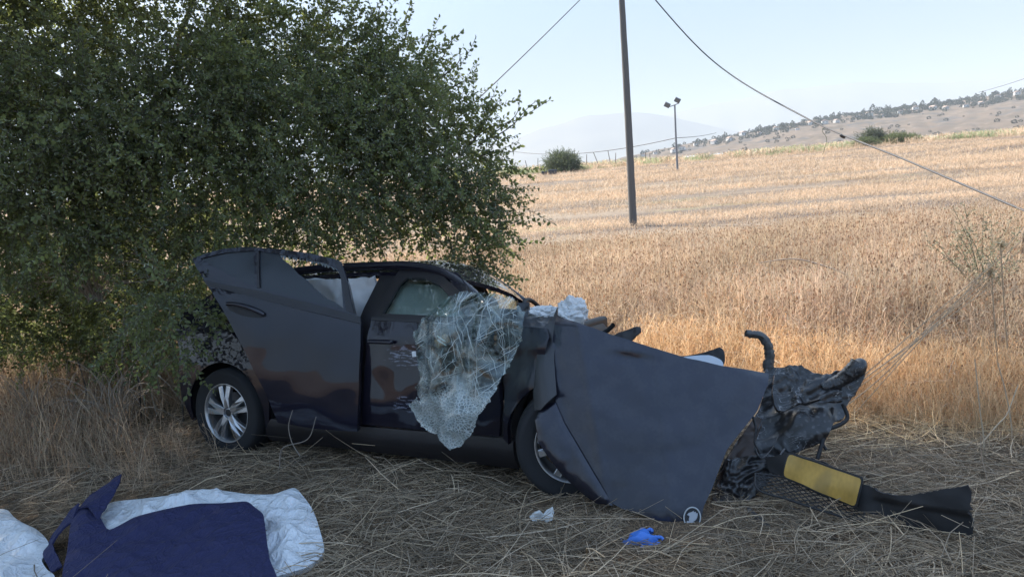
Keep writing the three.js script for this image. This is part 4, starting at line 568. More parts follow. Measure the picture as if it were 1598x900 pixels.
{ // cabin
  const seat = (x, z) => { const s = sub('seat'); const b = new RoundedBoxGeometry(0.2, 0.62, 0.5, 4, 0.08); b.rotateZ(0.25); b.translate(x - 0.05, 0.86, z); part('seat_back', b, clothM, s); const c = new RoundedBoxGeometry(0.5, 0.16, 0.5, 4, 0.06); c.translate(x + 0.22, 0.56, z); part('seat_cushion', c, clothM, s); const h = new RoundedBoxGeometry(0.1, 0.2, 0.26, 4, 0.045); h.rotateZ(0.15); h.translate(x - 0.13, 1.22, z); part('headrest', h, clothM, s); };
  seat(0.3, 0.38); seat(0.3, -0.38);
  const b = sub('rear_seat'); b.add(new THREE.Group()); b.clear(); part('seat_back', new RoundedBoxGeometry(0.22, 0.62, 1.2, 4, 0.08).rotateZ(0.3).translate(-0.95, 0.88, 0), clothM, b); part('seat_cushion', new RoundedBoxGeometry(0.5, 0.18, 1.2, 4, 0.07).translate(-0.6, 0.55, 0), clothM, b);
  part('dashboard', new RoundedBoxGeometry(0.4, 0.4, 1.35, 4, 0.1).translate(1.02, 0.77, -0.02), std([0.07, 0.055, 0.045], 0.8), car);
  part('steering_wheel', new THREE.TorusGeometry(0.18, 0.017, 10, 32).rotateY(Math.PI / 2).rotateZ(0.4).translate(0.72, 0.98, -0.38), blackM, car);
  const bag = (z, x0, x1, amp) => panel({ outline: [[x0, 0.98], [x1, 0.98], [x1 - 0.04, 1.37], [x0 + 0.12, 1.36]], L: 0.03, map: (x, y) => V(x, y, z + amp * Math.sin(x * 13 + 0.6 * Math.sin(y * 9)) * Math.sin((y - 0.96) * 7.4) + 0.03 * ridged(x * 4, y * 5, z)), thick: 0.03 });
  part('side_airbag', bag(0.62, -0.85, -0.02, 0.03), bagM, car, 'white crumpled side airbag hanging in the rear door opening'); part('side_airbag', panel({ outline: [[0.1, 0.98], [0.86, 0.98], [0.84, 1.1], [0.6, 1.25], [0.45, 1.31], [0.16, 1.33]], L: 0.03, map: (x, y) => V(x, y, zSide(y) - 0.11 + 0.025 * Math.sin(x * 17 + y * 4) * Math.sin((y - 0.96) * 8) + 0.02 * ridged(x * 4, y * 5, 7)), thick: 0.03 }), bagM, car, 'pale side airbag filling the front window'); part('side_airbag', bag(-0.55, -0.9, 0.2, 0.035), bagM, car, 'white side airbag along the far windows');
  const blob = (w, q) => { const g = mergeVertices(new THREE.IcosahedronGeometry(1, 18).deleteAttribute('uv').deleteAttribute('normal')), p = g.attributes.position; for (let i = 0; i < p.count; i++) { const v = V().fromBufferAttribute(p, i), f = 1 + 0.28 * ridged(v.x * 1.5 + q, v.y * 1.5, v.z * 1.5, 2) + 0.16 * n3(v.x * 1.3, v.y * 1.3 + q, v.z * 1.3) - 0.1; p.setXYZ(i, v.x * f, v.y * f, v.z * f); } g.computeVertexNormals(); g.scale(...w); return g; };
  const c1 = atDepth(893, 487, 4.75), c2 = atDepth(848, 488, 4.8), c3 = atDepth(884, 498, 4.7);
  carW('front_airbag', merge([blob([0.1, 0.1, 0.1], 1).translate(c1.x, c1.y, c1.z), blob([0.13, 0.045, 0.1], 4).translate(c2.x, c2.y, c2.z), blob([0.115, 0.08, 0.09], 7).translate(c3.x, c3.y, c3.z)]), bagM, car, 'crumpled white front airbag above the dashboard behind the bonnet');
  // crushed cowl between the windscreen and the bonnet
  const cs = Sheet.through(atDepth(812, 520, 4.42), atDepth(866, 520, 4.42), atDepth(815, 480, 4.62));
  carW('cowl', panel({ outline: [[806, 476], [826, 477], [824, 494], [866, 496], [866, 525], [840, 522], [812, 524]].map(p => cs.from(...p)), L: 0.02, map: (a, b) => cs.at(a, b, 0.02 * Math.sin(b * 190) * (0.4 + 0.6 * n2(a * 9, 1)) + 0.03 * ridged(a * 6, b * 6, 1)), thick: 0.015 }), glossM, car);
}
function wheel(at, rotY, spin) { // axis along z, face towards +z
  const w = sub('wheel'); w.position.copy(at); w.rotation.set(0, rotY, 0);
  const lathe = pts => { const g = new THREE.LatheGeometry(pts.map(p => new THREE.Vector2(...p)), 64); g.rotateX(Math.PI / 2); return g; };
  part('tyre', lathe([[0.215, -0.1], [0.24, -0.105], [0.29, -0.112], [0.32, -0.1], [0.33, -0.075], [0.332, -0.03], [0.328, -0.028], [0.328, -0.02], [0.333, -0.018], [0.333, 0.018], [0.328, 0.02], [0.328, 0.028], [0.332, 0.03], [0.33, 0.075], [0.32, 0.1], [0.305, 0.11], [0.29, 0.113], [0.286, 0.11], [0.26, 0.112], [0.232, 0.106], [0.215, 0.1]]), gumM, w);
  part('rim', lathe([[0.2, -0.1], [0.2, 0.06], [0.203, 0.085], [0.212, 0.1], [0.219, 0.104], [0.224, 0.1], [0.22, 0.085], [0.214, -0.1], [0.2, -0.1]]), silverM, w);
  part('brake_disc', lathe([[0.04, -0.02], [0.14, -0.02], [0.14, 0.0], [0.04, 0.0]]), darkMetalM, w);
  const sp = new THREE.Shape([[-0.017, 0.04], [0.017, 0.04], [0.019, 0.12], [0.028, 0.206], [-0.012, 0.208], [-0.014, 0.12]].map(p => new THREE.Vector2(...p)));
  const sg = new THREE.ExtrudeGeometry(sp, { depth: 0.022, bevelEnabled: true, bevelSize: 0.004, bevelThickness: 0.006, bevelSegments: 2 }); { const p = sg.attributes.position; for (let i = 0; i < p.count; i++) { const r = Math.hypot(p.getX(i), p.getY(i)); p.setZ(i, p.getZ(i) + 0.05 + 0.02 * Math.sin(r / 0.2 * 2.6)); } sg.computeVertexNormals(); }
  for (let i = 0; i < 10; i++) { const o = part('spoke', sg, silverM, w); o.rotation.z = spin + (i >> 1) * Math.PI * 0.4 + (i & 1 ? 0.17 : -0.17); if (i & 1) o.scale.x = -1; }
  part('hub', lathe([[0.0005, 0.078], [0.03, 0.078], [0.036, 0.07], [0.062, 0.066], [0.066, 0.04], [0.03, 0.03]]), silverM, w); part('hub_cap', lathe([[0.0005, 0.084], [0.024, 0.083], [0.028, 0.077]]), blackM, w);
  for (let i = 0; i < 5; i++) { const g = new THREE.CylinderGeometry(0.009, 0.009, 0.02, 6); g.rotateX(Math.PI / 2); const a = spin + i * Math.PI * 0.4 + 0.63; g.translate(0.05 * Math.cos(a), 0.05 * Math.sin(a), 0.066); part('wheel_bolt', g, blackM, w); }
  return w;
}
wheel(V(-1.25, 0.39, 0.80), 0.0, 0.1);
wheel(atDepth(893, 688, 4.34).applyMatrix4(carI), 0.42, 0.35);
// rear door, swung open and twisted up on its hinges
{
  const d = sub('rear_door'), s = Sheet.through(atDepth(300, 402, 5.1), atDepth(562, 500, 4.85), atDepth(300, 330, 5.16));
  const f = l => l.map(p => s.from(...p)), vTop = s.from(440, 470)[1], prof = (a, b) => { const t = b - vTop; return (t > 0 ? -0.1 * t - 0.1 * t * t : -0.28 * t * t) + 0.004 * n2(a * 3, b * 3); };
  const map = (h = 0) => (a, b) => s.at(a, b, prof(a, b) + h);
  const quarterW = f([[311, 403], [350, 393], [391, 389], [398, 445], [383, 442], [345, 422]]), mainW = f([[397, 389], [440, 396], [500, 407], [521, 417], [528, 430], [535, 482], [470, 466], [402, 448]]);
  carW('door_skin', panel({ outline: f([[299, 403], [318, 395], [345, 387], [380, 383.5], [430, 386], [480, 393], [515, 401], [528, 406], [540, 440], [552, 488], [562, 499], [562, 540], [556, 610], [548, 674], [480, 670], [415, 660], [402, 612], [374, 543], [345, 481], [320, 440], [304, 414]]), holes: [quarterW, mainW], L: 0.028, map: map(), thick: 0.05 }), paintM, d);
  carW('quarter_window', panel({ outline: f([[309, 403], [350, 391], [393, 387], [400, 448], [381, 444], [343, 424]]), L: 0.05, map: map(-0.012), thick: 0.006 }), tintM, d);
  carW('window', panel({ outline: f([[396, 387], [428, 392], [437, 403], [450, 413], [462, 426], [476, 436], [489, 449], [508, 465], [520, 470], [537, 483], [470, 468], [401, 450]]), L: 0.04, map: map(-0.012), thick: 0.006 }), tintM, d, 'broken rear side window with a jagged diagonal edge');
  const sh = []; for (let i = 0; i < 16; i++) { const t = i / 16, x = lerp(430, 522, t), y = lin(x, [[430, 393], [480, 402], [522, 417]]); sh.push(panel({ outline: f([[x - 1, y - 1], [x + 6.5, y + 0.5], [x + rr(2, 6), y + rr(5, 9)]]), L: 0.05, map: map(-0.014), thick: 0.006 })); }
  carW('glass_shards', merge(sh), phy([0.3, 0.34, 0.36], 0.1, { transmission: 0.5, thickness: 0 }), d);
  carW('belt_trim', panel({ outline: f([[317, 437], [350, 444], [400, 453], [480, 472], [562, 494], [563, 505], [530, 497], [470, 483], [400, 465], [350, 452], [324, 446]]), L: 0.04, map: map(0.01), thick: 0.014 }), trimM, d);
  carW('pillar_trim', panel({ outline: f([[397, 389], [400, 389], [405, 449], [401, 449]]), L: 0.04, map: map(0.006), thick: 0.02 }), trimM, d);
  carW('pillar_trim', panel({ outline: f([[516, 403], [527, 407], [539, 440], [552, 489], [540, 484], [531, 440], [525, 420]]), L: 0.04, map: map(0.008), thick: 0.02 }), trimM, d);
  // recessed grip and handle
  carW('handle_recess', panel({ outline: f(curvy([[354, 476], [378, 474], [412, 490], [408, 495], [385, 494], [362, 486]], 3)), L: 0.015, map: (a, b, o) => s.at(a, b, prof(a, b) + 0.004 - 0.0 * edgeDist([a, b], o)), thick: 0.01 }), blackM, d);
  const hp = [[354, 474], [368, 475], [388, 480], [404, 487], [411, 491]].map(([x, y], i) => { const q = s.from(x, y); return s.at(q[0], q[1], prof(...q) + [0.006, 0.024, 0.03, 0.024, 0.008][i]); });
  carW('handle', taper(hp, 0.014, 0.014, 20, 10), paintM, d);
}
// bonnet, torn loose and hanging down in front of the wheel
{
    const t2 = Sheet.through(atDepth(868, 480, 4.25), atDepth(1210, 572, 4.06), atDepth(900, 700, 3.95)); const sh = new Sheet(t2.p, t2.u, t2.v.clone().multiplyScalar(t2.n.z > 0 ? 1 : -1));
  const f = l => l.map(p => sh.from(...p)), side2 = (a, b, p, q) => ((q[0] - p[0]) * (b - p[1]) - (q[1] - p[1]) * (a - p[0])) / Math.hypot(q[0] - p[0], q[1] - p[1]);
  const c1 = f([[904, 505], [937, 700]]), c2 = f([[1025, 548], [1047, 745]]), tip = sh.from(1085, 826), dent = sh.from(985, 556), top = f([[868, 480], [1210, 572]]);
  const relief = (a, b) => {
    const l = side2(a, b, c1[0], c1[1]), m = side2(a, b, c2[0], c2[1]); // left of a downward line is positive towards the right of the picture
    const ll = Math.min(Math.max(0, -l), 0.15); let h = -0.3 * ll - 0.4 * ll ** 2 - 0.13 * Math.abs(m) - 0.10 * Math.max(0, m) ** 2;
    const dn = Math.max(0, -side2(a, b, top[0], top[1])); h += -0.155 * (dn - 0.1) ** 2 - 0.5 * Math.max(0, 0.05 - dn) + 0.007 * Math.exp(-((l / 0.012) ** 2)) + 0.006 * Math.exp(-((m / 0.012) ** 2)); const dt = Math.hypot(a - tip[0], b - tip[1]); h += 0.14 * Math.max(0, 0.42 - dt) ** 1.2;
    const dx = (a - dent[0]), dy = (b - dent[1]) - 0.12 * dx; h -= 0.016 * Math.exp(-((dx / 0.13) ** 2) - (dy / 0.028) ** 2) - 0.012 * Math.exp(-((dx / 0.16) ** 2) - ((dy - 0.035) / 0.03) ** 2);
    return h + 0.006 * n2(a * 3.2, b * 3.2) + 0.0015 * n2(a * 11, b * 11);
  };
  const bon = sub('bonnet');
  carW('bonnet_skin', panel({ outline: f([[868, 478], [880, 487], [905, 499], [960, 521], [1025, 544], [1075, 557], [1130, 566], [1212, 571], [1208, 592], [1190, 635], [1160, 672], [1140, 698], [1128, 728], [1116, 760], [1103, 788], [1098, 814], [1088, 828], [1062, 821], [1020, 806], [975, 790], [945, 773], [930, 756], [903, 706], [881, 662], [866, 612], [861, 560], [863, 515]]), L: 0.022, map: (a, b) => sh.at(a, b, relief(a, b)), thick: 0.018 }), bonnetM, bon);
  // round badge: ring and winged arrow, near the tip of the nose
  const e = sh.from(1084, 806), eb = g => { g.applyMatrix4(new THREE.Matrix4().makeBasis(sh.u, sh.v, sh.n)); const q = sh.at(e[0], e[1], relief(...e) + 0.01); return g.translate(q.x, q.y, q.z); };
  carW('badge_ring', eb(new THREE.TorusGeometry(0.046, 0.0045, 10, 40).scale(0.92, 1.12, 1)), std([0.4, 0.4, 0.4], 0.4, { metalness: 0.8 }), bon);
  const ar = new THREE.Shape(); ar.moveTo(-0.022, -0.034); ar.lineTo(0.02, -0.03); ar.lineTo(0.016, -0.02); ar.lineTo(0.004, -0.022); ar.quadraticCurveTo(0.03, -0.004, 0.022, 0.03); ar.lineTo(0.012, 0.026); ar.lineTo(0.012, 0.034); ar.lineTo(0.001, 0.028); ar.lineTo(0.0, 0.036); ar.lineTo(-0.01, 0.024); ar.quadraticCurveTo(-0.024, 0.02, -0.028, 0.006); ar.lineTo(-0.014, 0.002); ar.quadraticCurveTo(-0.018, -0.012, -0.01, -0.022); ar.lineTo(-0.022, -0.024); ar.closePath();
  const hole = new THREE.Path(); hole.absarc(-0.001, 0.012, 0.0035, 0, 6.29); ar.holes.push(hole);
  carW('badge_emblem', eb(new THREE.ExtrudeGeometry(ar, { depth: 0.004, bevelEnabled: true, bevelSize: 0.001, bevelThickness: 0.001, bevelSegments: 1 })), std([0.32, 0.32, 0.33], 0.4, { metalness: 0.8 }), bon);
  carW('badge_back', eb(new THREE.CylinderGeometry(0.044, 0.044, 0.006, 32).rotateX(Math.PI / 2).scale(0.92, 1.12, 1).translate(0, 0, -0.004)), blackM, bon);
  // dark folded edge on its left and the bent lip over the wheel
  const s2 = Sheet.through(atDepth(834, 625, 4.22), atDepth(868, 612, 4.17), atDepth(860, 490, 4.38));
  carW('bonnet_frame', panel({ outline: [[868, 478], [866, 520], [864, 560], [869, 616], [845, 640], [833, 640], [832, 615], [838, 570], [843, 530], [850, 508], [860, 497]].map(p => s2.from(...p)), L: 0.025, map: (a, b) => s2.at(a, b, 0.015 * Math.sin(a * 20)), thick: 0.012 }), phy([0.014, 0.013, 0.016], 0.4, { clearcoat: 0.5, clearcoatRoughness: 0.2 }), bon);
  carW('wing_lip', panel({ outline: f([[834, 645], [841, 630], [853, 621], [867, 618], [882, 652], [905, 692], [930, 735], [960, 785], [934, 781], [916, 768], [900, 753], [880, 735], [866, 718], [851, 698], [839, 680]]), L: 0.016, map: (a, b, o) => sh.at(a, b, relief(a, b) + 0.010 + 0.018 * (1 - Math.exp(-edgeDist([a, b], o) * 60)) + 0.001 * n2(a * 14, b * 14)), thick: 0.012 }), bonnetM, car);
}
// crushed front end: folded plastic and sheet behind and right of the bonnet
{
  const cr = (outline, A, B, C, amp, sc, m, name, L = 0.014, off = 0, label, bulge) => { const s = Sheet.through(atDepth(...A), atDepth(...B), atDepth(...C)); if (s.n.z < 0) { s.n.negate(); s.v.negate(); }
    const g = panel({ outline: curvy(outline.map(p => s.from(...p)), 0.02, 0.3), L, map: (a, b) => { const w = 0.12 * n2(a * 3 + off, b * 3), h = amp * (ridged(a * sc + off + w * 4, b * sc * 1.4 + w * 3, off, 3) + 0.7 * n3(a * 2.2, b * 2.2, off)) + (bulge ? bulge[2] * Math.exp(-(((a - s.from(bulge[0], bulge[1])[0]) / 0.17) ** 4) - ((b - s.from(bulge[0], bulge[1])[1]) / 0.13) ** 4) : 0); return s.at(a, b, h); }, thick: 0.014 });
    return carW(name, g, m, car, label); };
  const scuff = dataTex(512, 512, (u, v) => { const w = 0.06 * n2(u * 5, v * 5), l = Math.abs(n2(u * 9 + w * 5, v * 34 + w * 8)), k = (1 - sstep(0.02, 0.11, l)) * sstep(-0.1, 0.5, n2(u * 4 + 2, v * 4)) + 0.2 * sstep(0.3, 0.8, n2(u * 20, v * 20)); return [lerp(0.017, 0.26, k), lerp(0.015, 0.25, k), lerp(0.016, 0.25, k)]; });
  const crM = phy([1, 1, 1], 0.36, { map: scuff, clearcoat: 0.25, clearcoatRoughness: 0.3 }), brM = std([0.05, 0.03, 0.022], 0.42);
  cr([[1196, 574], [1240, 577], [1285, 588], [1318, 580], [1332, 600], [1322, 632], [1315, 655], [1296, 668], [1285, 692], [1262, 702], [1236, 712], [1212, 735], [1190, 760], [1165, 782], [1135, 795], [1108, 798], [1112, 770], [1130, 722], [1150, 690], [1182, 645], [1196, 600]], [1150, 640, 4.42], [1330, 620, 4.38], [1200, 760, 4.16], 0.03, 2.1, crM, 'front_bumper', 0.013, 0, 'crumpled black front bumper torn and folded at the nose', [1262, 668, 0.08]);
  cr([[1212, 578], [1245, 572], [1282, 588], [1312, 582], [1322, 600], [1316, 626], [1280, 626], [1240, 632], [1215, 640], [1206, 610]], [1210, 600, 4.32], [1320, 600, 4.27], [1260, 640, 4.2], 0.032, 4.2, crM, 'headlight_panel', 0.011, 3);
  cr([[1108, 796], [1118, 760], [1132, 722], [1152, 690], [1178, 652], [1190, 660], [1176, 700], [1184, 720], [1165, 760], [1140, 790]], [1110, 790, 4.05], [1190, 720, 4.12], [1180, 650, 4.24], 0.02, 4, brM, 'bumper_inner', 0.013, 5);
  cr([[1134, 722], [1170, 712], [1205, 716], [1222, 722], [1200, 748], [1178, 772], [1150, 792], [1122, 796]], [1120, 790, 4.02], [1210, 740, 4.08], [1180, 650, 4.2], 0.045, 6, crM, 'bumper_fold', 0.011, 8);
  const end = atDepth(1337, 574, 4.2);
  carW('wing_stub', taper([atDepth(1284, 604, 4.28), atDepth(1312, 594, 4.25), end, atDepth(1341, 570, 4.2)], 0.034, 0.052, 30, 14, 0.1), crM, car); const sp = new THREE.SphereGeometry(0.056, 18, 12); sp.scale(0.7, 1, 1); sp.rotateZ(-0.6); sp.translate(atDepth(1340, 573, 4.2).x, atDepth(1340, 573, 4.2).y, atDepth(1340, 573, 4.2).z); carW('wing_stub', sp, crM, car);
  cr([[1320, 578], [1336, 562], [1348, 568], [1350, 588], [1336, 612], [1320, 634], [1314, 612]], [1315, 580, 4.24], [1350, 575, 4.18], [1320, 630, 4.2], 0.015, 5, crM, 'wing_stub', 0.012, 11);
  carW('bracket', tube([[1316, 630, 4.26], [1323, 652, 4.24], [1308, 664, 4.22], [1290, 672, 4.22], [1283, 694, 4.2], [1276, 716, 4.18]].map(p => atDepth(...p)), 0.012, 30, 8), blackM, car); carW('bracket', tube([[1300, 636, 4.3], [1296, 660, 4.26], [1284, 690, 4.24], [1290, 702, 4.22]].map(p => atDepth(...p)), 0.009, 24, 8), blackM, car);
  carW('tow_loop', taper([[1199, 580, 4.55], [1201, 556, 4.55], [1199, 538, 4.55], [1188, 525, 4.55], [1164, 520, 4.55]].map(p => atDepth(...p)), 0.034, 0.022, 26, 8, 0.3), std([0.075, 0.072, 0.07], 0.55), car, 'bent hook-shaped bar standing up behind the bonnet');
  carW('broken_bracket', tube([[940, 520, 4.7], [950, 514, 4.68], [958, 506, 4.66]].map(p => atDepth(...p)), 0.016, 12, 6), blackM, car);
  cr([[958, 522], [985, 512], [998, 508], [1001, 516], [990, 526], [975, 536]], [955, 520, 4.68], [1000, 512, 4.64], [975, 540, 4.6], 0.015, 8, blackM, 'broken_bracket', 0.015, 14);
  cr([[1010, 552], [1060, 556], [1100, 550], [1124, 542], [1131, 550], [1128, 570], [1070, 572], [1020, 566]], [1010, 556, 4.66], [1130, 556, 4.58], [1060, 600, 4.56], 0.01, 5, blackM, 'slam_panel', 0.02, 17);
  cr([[1060, 558], [1105, 554], [1126, 562], [1127, 574], [1070, 570]], [1050, 560, 4.62], [1130, 560, 4.54], [1060, 600, 4.5], 0.006, 5, std([0.45, 0.47, 0.5], 0.35, { metalness: 0.6 }), 'slam_panel_edge', 0.02, 19);
  // torn edges, hoses and wiring hanging out of the nose
  for (const [pts, r, m] of [[[[1190, 655, 4.1], [1178, 690, 4.08], [1188, 715, 4.05], [1205, 700, 4.08], [1215, 680, 4.1]], 0.004, darkMetalM], [[[1225, 700, 4.12], [1212, 720, 4.06], [1200, 745, 4.03], [1188, 760, 4.02]], 0.005, darkMetalM], [[[1172, 640, 4.14], [1180, 668, 4.08], [1178, 690, 4.06], [1186, 705, 4.05]], 0.008, blackM]]) carW('torn_edge', taper(pts.map(q => atDepth(...q)), r, r * 0.6, 20, 6, 0.3), m, car);
  part('engine', merge([new RoundedBoxGeometry(0.55, 0.45, 0.7, 3, 0.06).translate(1.5, 0.5, -0.1), new RoundedBoxGeometry(0.3, 0.2, 0.5, 3, 0.05).translate(1.55, 0.7, -0.1), new THREE.CylinderGeometry(0.09, 0.09, 0.3, 20).rotateX(1.57).translate(1.75, 0.55, 0.3)]), darkMetalM, car);
  part('firewall', new RoundedBoxGeometry(0.08, 0.75, 1.4, 2, 0.03).translate(1.14, 0.62, -0.05), blackM, car);
}
// windscreen: one crazed laminated sheet, peeled off and draped over the front door
{
  const streaks = Array.from({ length: 60 }, (_, i) => { const a = i < 34 ? rr(1.2, 2.0) : rr(-0.7, 1.2); return [rr(0, 0.9), rr(0, 0.9), Math.cos(a), Math.sin(a), rr(0.0006, 0.0016)]; });
  const craze = (u, v) => { // cell borders at three sizes, the finer the nearer the lower edge
    const cell = (k, seedk, wob) => { const x = u * k + wob * n2(u * 9, v * 9), y = v * k + wob * n2(u * 9 + 7, v * 9), ix = Math.floor(x), iy = Math.floor(y); let f1 = 9, f2 = 9; for (let a = -1; a < 2; a++) for (let b = -1; b < 2; b++) { const q = Math.sin((ix + a) * 127.1 + (iy + b) * 311.7 + seedk) * 43758.5, r = Math.sin((ix + a) * 269.5 + (iy + b) * 183.3 + seedk) * 43758.5, d = Math.hypot(ix + a + q - Math.floor(q) - x, iy + b + r - Math.floor(r) - y); if (d < f1) { f2 = f1; f1 = d; } else if (d < f2) f2 = d; } return f2 - f1; };
    const low = sstep(0.55, 0.12, v + 0.2 * n2(u * 3, v * 3)), wu = u + 0.05 * n2(u * 3, v * 3 + 5), big = 0, mid = (1 - sstep(0.006, 0.034, cell(15, 2, 0.14))) * clamp(0.6 + n2(u * 12, v * 12)) * sstep(-0.25, 0.25, n2(u * 4, v * 4 + 3) + low), fin = (1 - sstep(0.05, 0.2, cell(52, 3, 0.3))) * clamp(low * 1.1 + 0.35 * n2(u * 5 + 4, v * 5));
    const cx = u - 0.62, cy = v - 0.8, an = Math.atan2(cy, cx), rad = Math.max(...streaks.map(([px, py, dx, dy, w]) => (1 - sstep(w * 0.4, w, Math.abs((u - px) * dy - (v - py) * dx + 0.003 * n2(u * 14 + px * 30, v * 14)))) * clamp(0.55 + 0.9 * n2(u * 4 + px * 9, v * 4 + py * 9))));
    return [clamp(Math.max(big * 0.9, mid * 0.75, fin * 0.8, rad)), low];
  };
  const N = 1024, fl = new Float32Array(N * N); for (let j = 0; j < N; j++) for (let i = 0; i < N; i++) { const [c, l] = craze(i / N, j / N); fl[j * N + i] = clamp(Math.max(c, 0.05 + 0.22 * l + 0.12 * n2(i / N * 5, j / N * 5) + 0.1 * n2(i / N * 23, j / N * 23))); }
  const crackC = dataTex(N, N, (u, v, i, j) => { const q = fl[j * N + i]; return [lerp(0.8, 0.74, q), lerp(0.88, 0.77, q), lerp(0.86, 0.77, q)]; }), crackT = dataTex(N, N, (u, v, i, j) => { const q = 1 - fl[j * N + i] * 0.78; return [q, q, q]; }, false);
  const glassM = phy([1, 1, 1], 0.06, { map: crackC, transmission: 1, transmissionMap: crackT, thickness: 0, ior: 1.5 });
  const s = Sheet.through(atDepth(650, 560, 4.5), atDepth(800, 545, 4.16), atDepth(710, 690, 4.36)); if (s.n.z < 0) { s.n.negate(); s.v.negate(); }
  const b0 = s.from(720, 490)[1], o = [[689, 462], [705, 456], [740, 455], [772, 461], [800, 472], [811, 484], [814, 500], [812, 522], [800, 545], [786, 580], [768, 628], [752, 655], [740, 678], [728, 692], [715, 699], [704, 693], [692, 680], [672, 676], [652, 668], [640, 650], [632, 633], [645, 622], [656, 628], [664, 632], [651, 618], [640, 607], [654, 594], [646, 570], [644, 545], [641, 518], [655, 502], [672, 482]].map(p => s.from(...p));
  const fold = s.from(718, 560)[0], rag = dense(o, 0.018).map(([a, b]) => [a + 0.012 * n2(a * 45, b * 45), b + 0.012 * n2(a * 45 + 9, b * 45)]);
  let a0 = 9, a1 = -9, c0 = 9, c1 = -9; for (const [a, b] of o) { a0 = Math.min(a0, a); a1 = Math.max(a1, a); c0 = Math.min(c0, b); c1 = Math.max(c1, b); }
  const g = panel({ outline: rag, L: 0.018, map: (a, b) => s.at(a, b, -1.0 * Math.max(0, b - b0) - 1.6 * Math.max(0, b - b0) ** 2 + 0.045 * ridged(a * 2.2, b * 1.9, 4, 2) + 0.03 * n2(a * 3, b * 2.4) - 0.32 * Math.abs(a - fold) + 0.08), thick: 0.006 });
  const uv = g.attributes.uv; for (let i = 0; i < uv.count; i++) uv.setXY(i, (uv.getX(i) - a0) / 0.95, (uv.getY(i) - c0) / 0.95);
  carW('windscreen', g, glassM, car, 'shattered windscreen hanging over the front door, crazed white');
  const q = s.from(657, 551), st = new RoundedBoxGeometry(0.026, 0.034, 0.012, 2, 0.004); st.applyMatrix4(new THREE.Matrix4().makeBasis(s.u, s.v, s.n)); const qp = s.at(q[0], q[1], 0.07); carW('windscreen_sticker', st.translate(qp.x, qp.y, qp.z), std([0.65, 0.66, 0.68], 0.5), car);
}
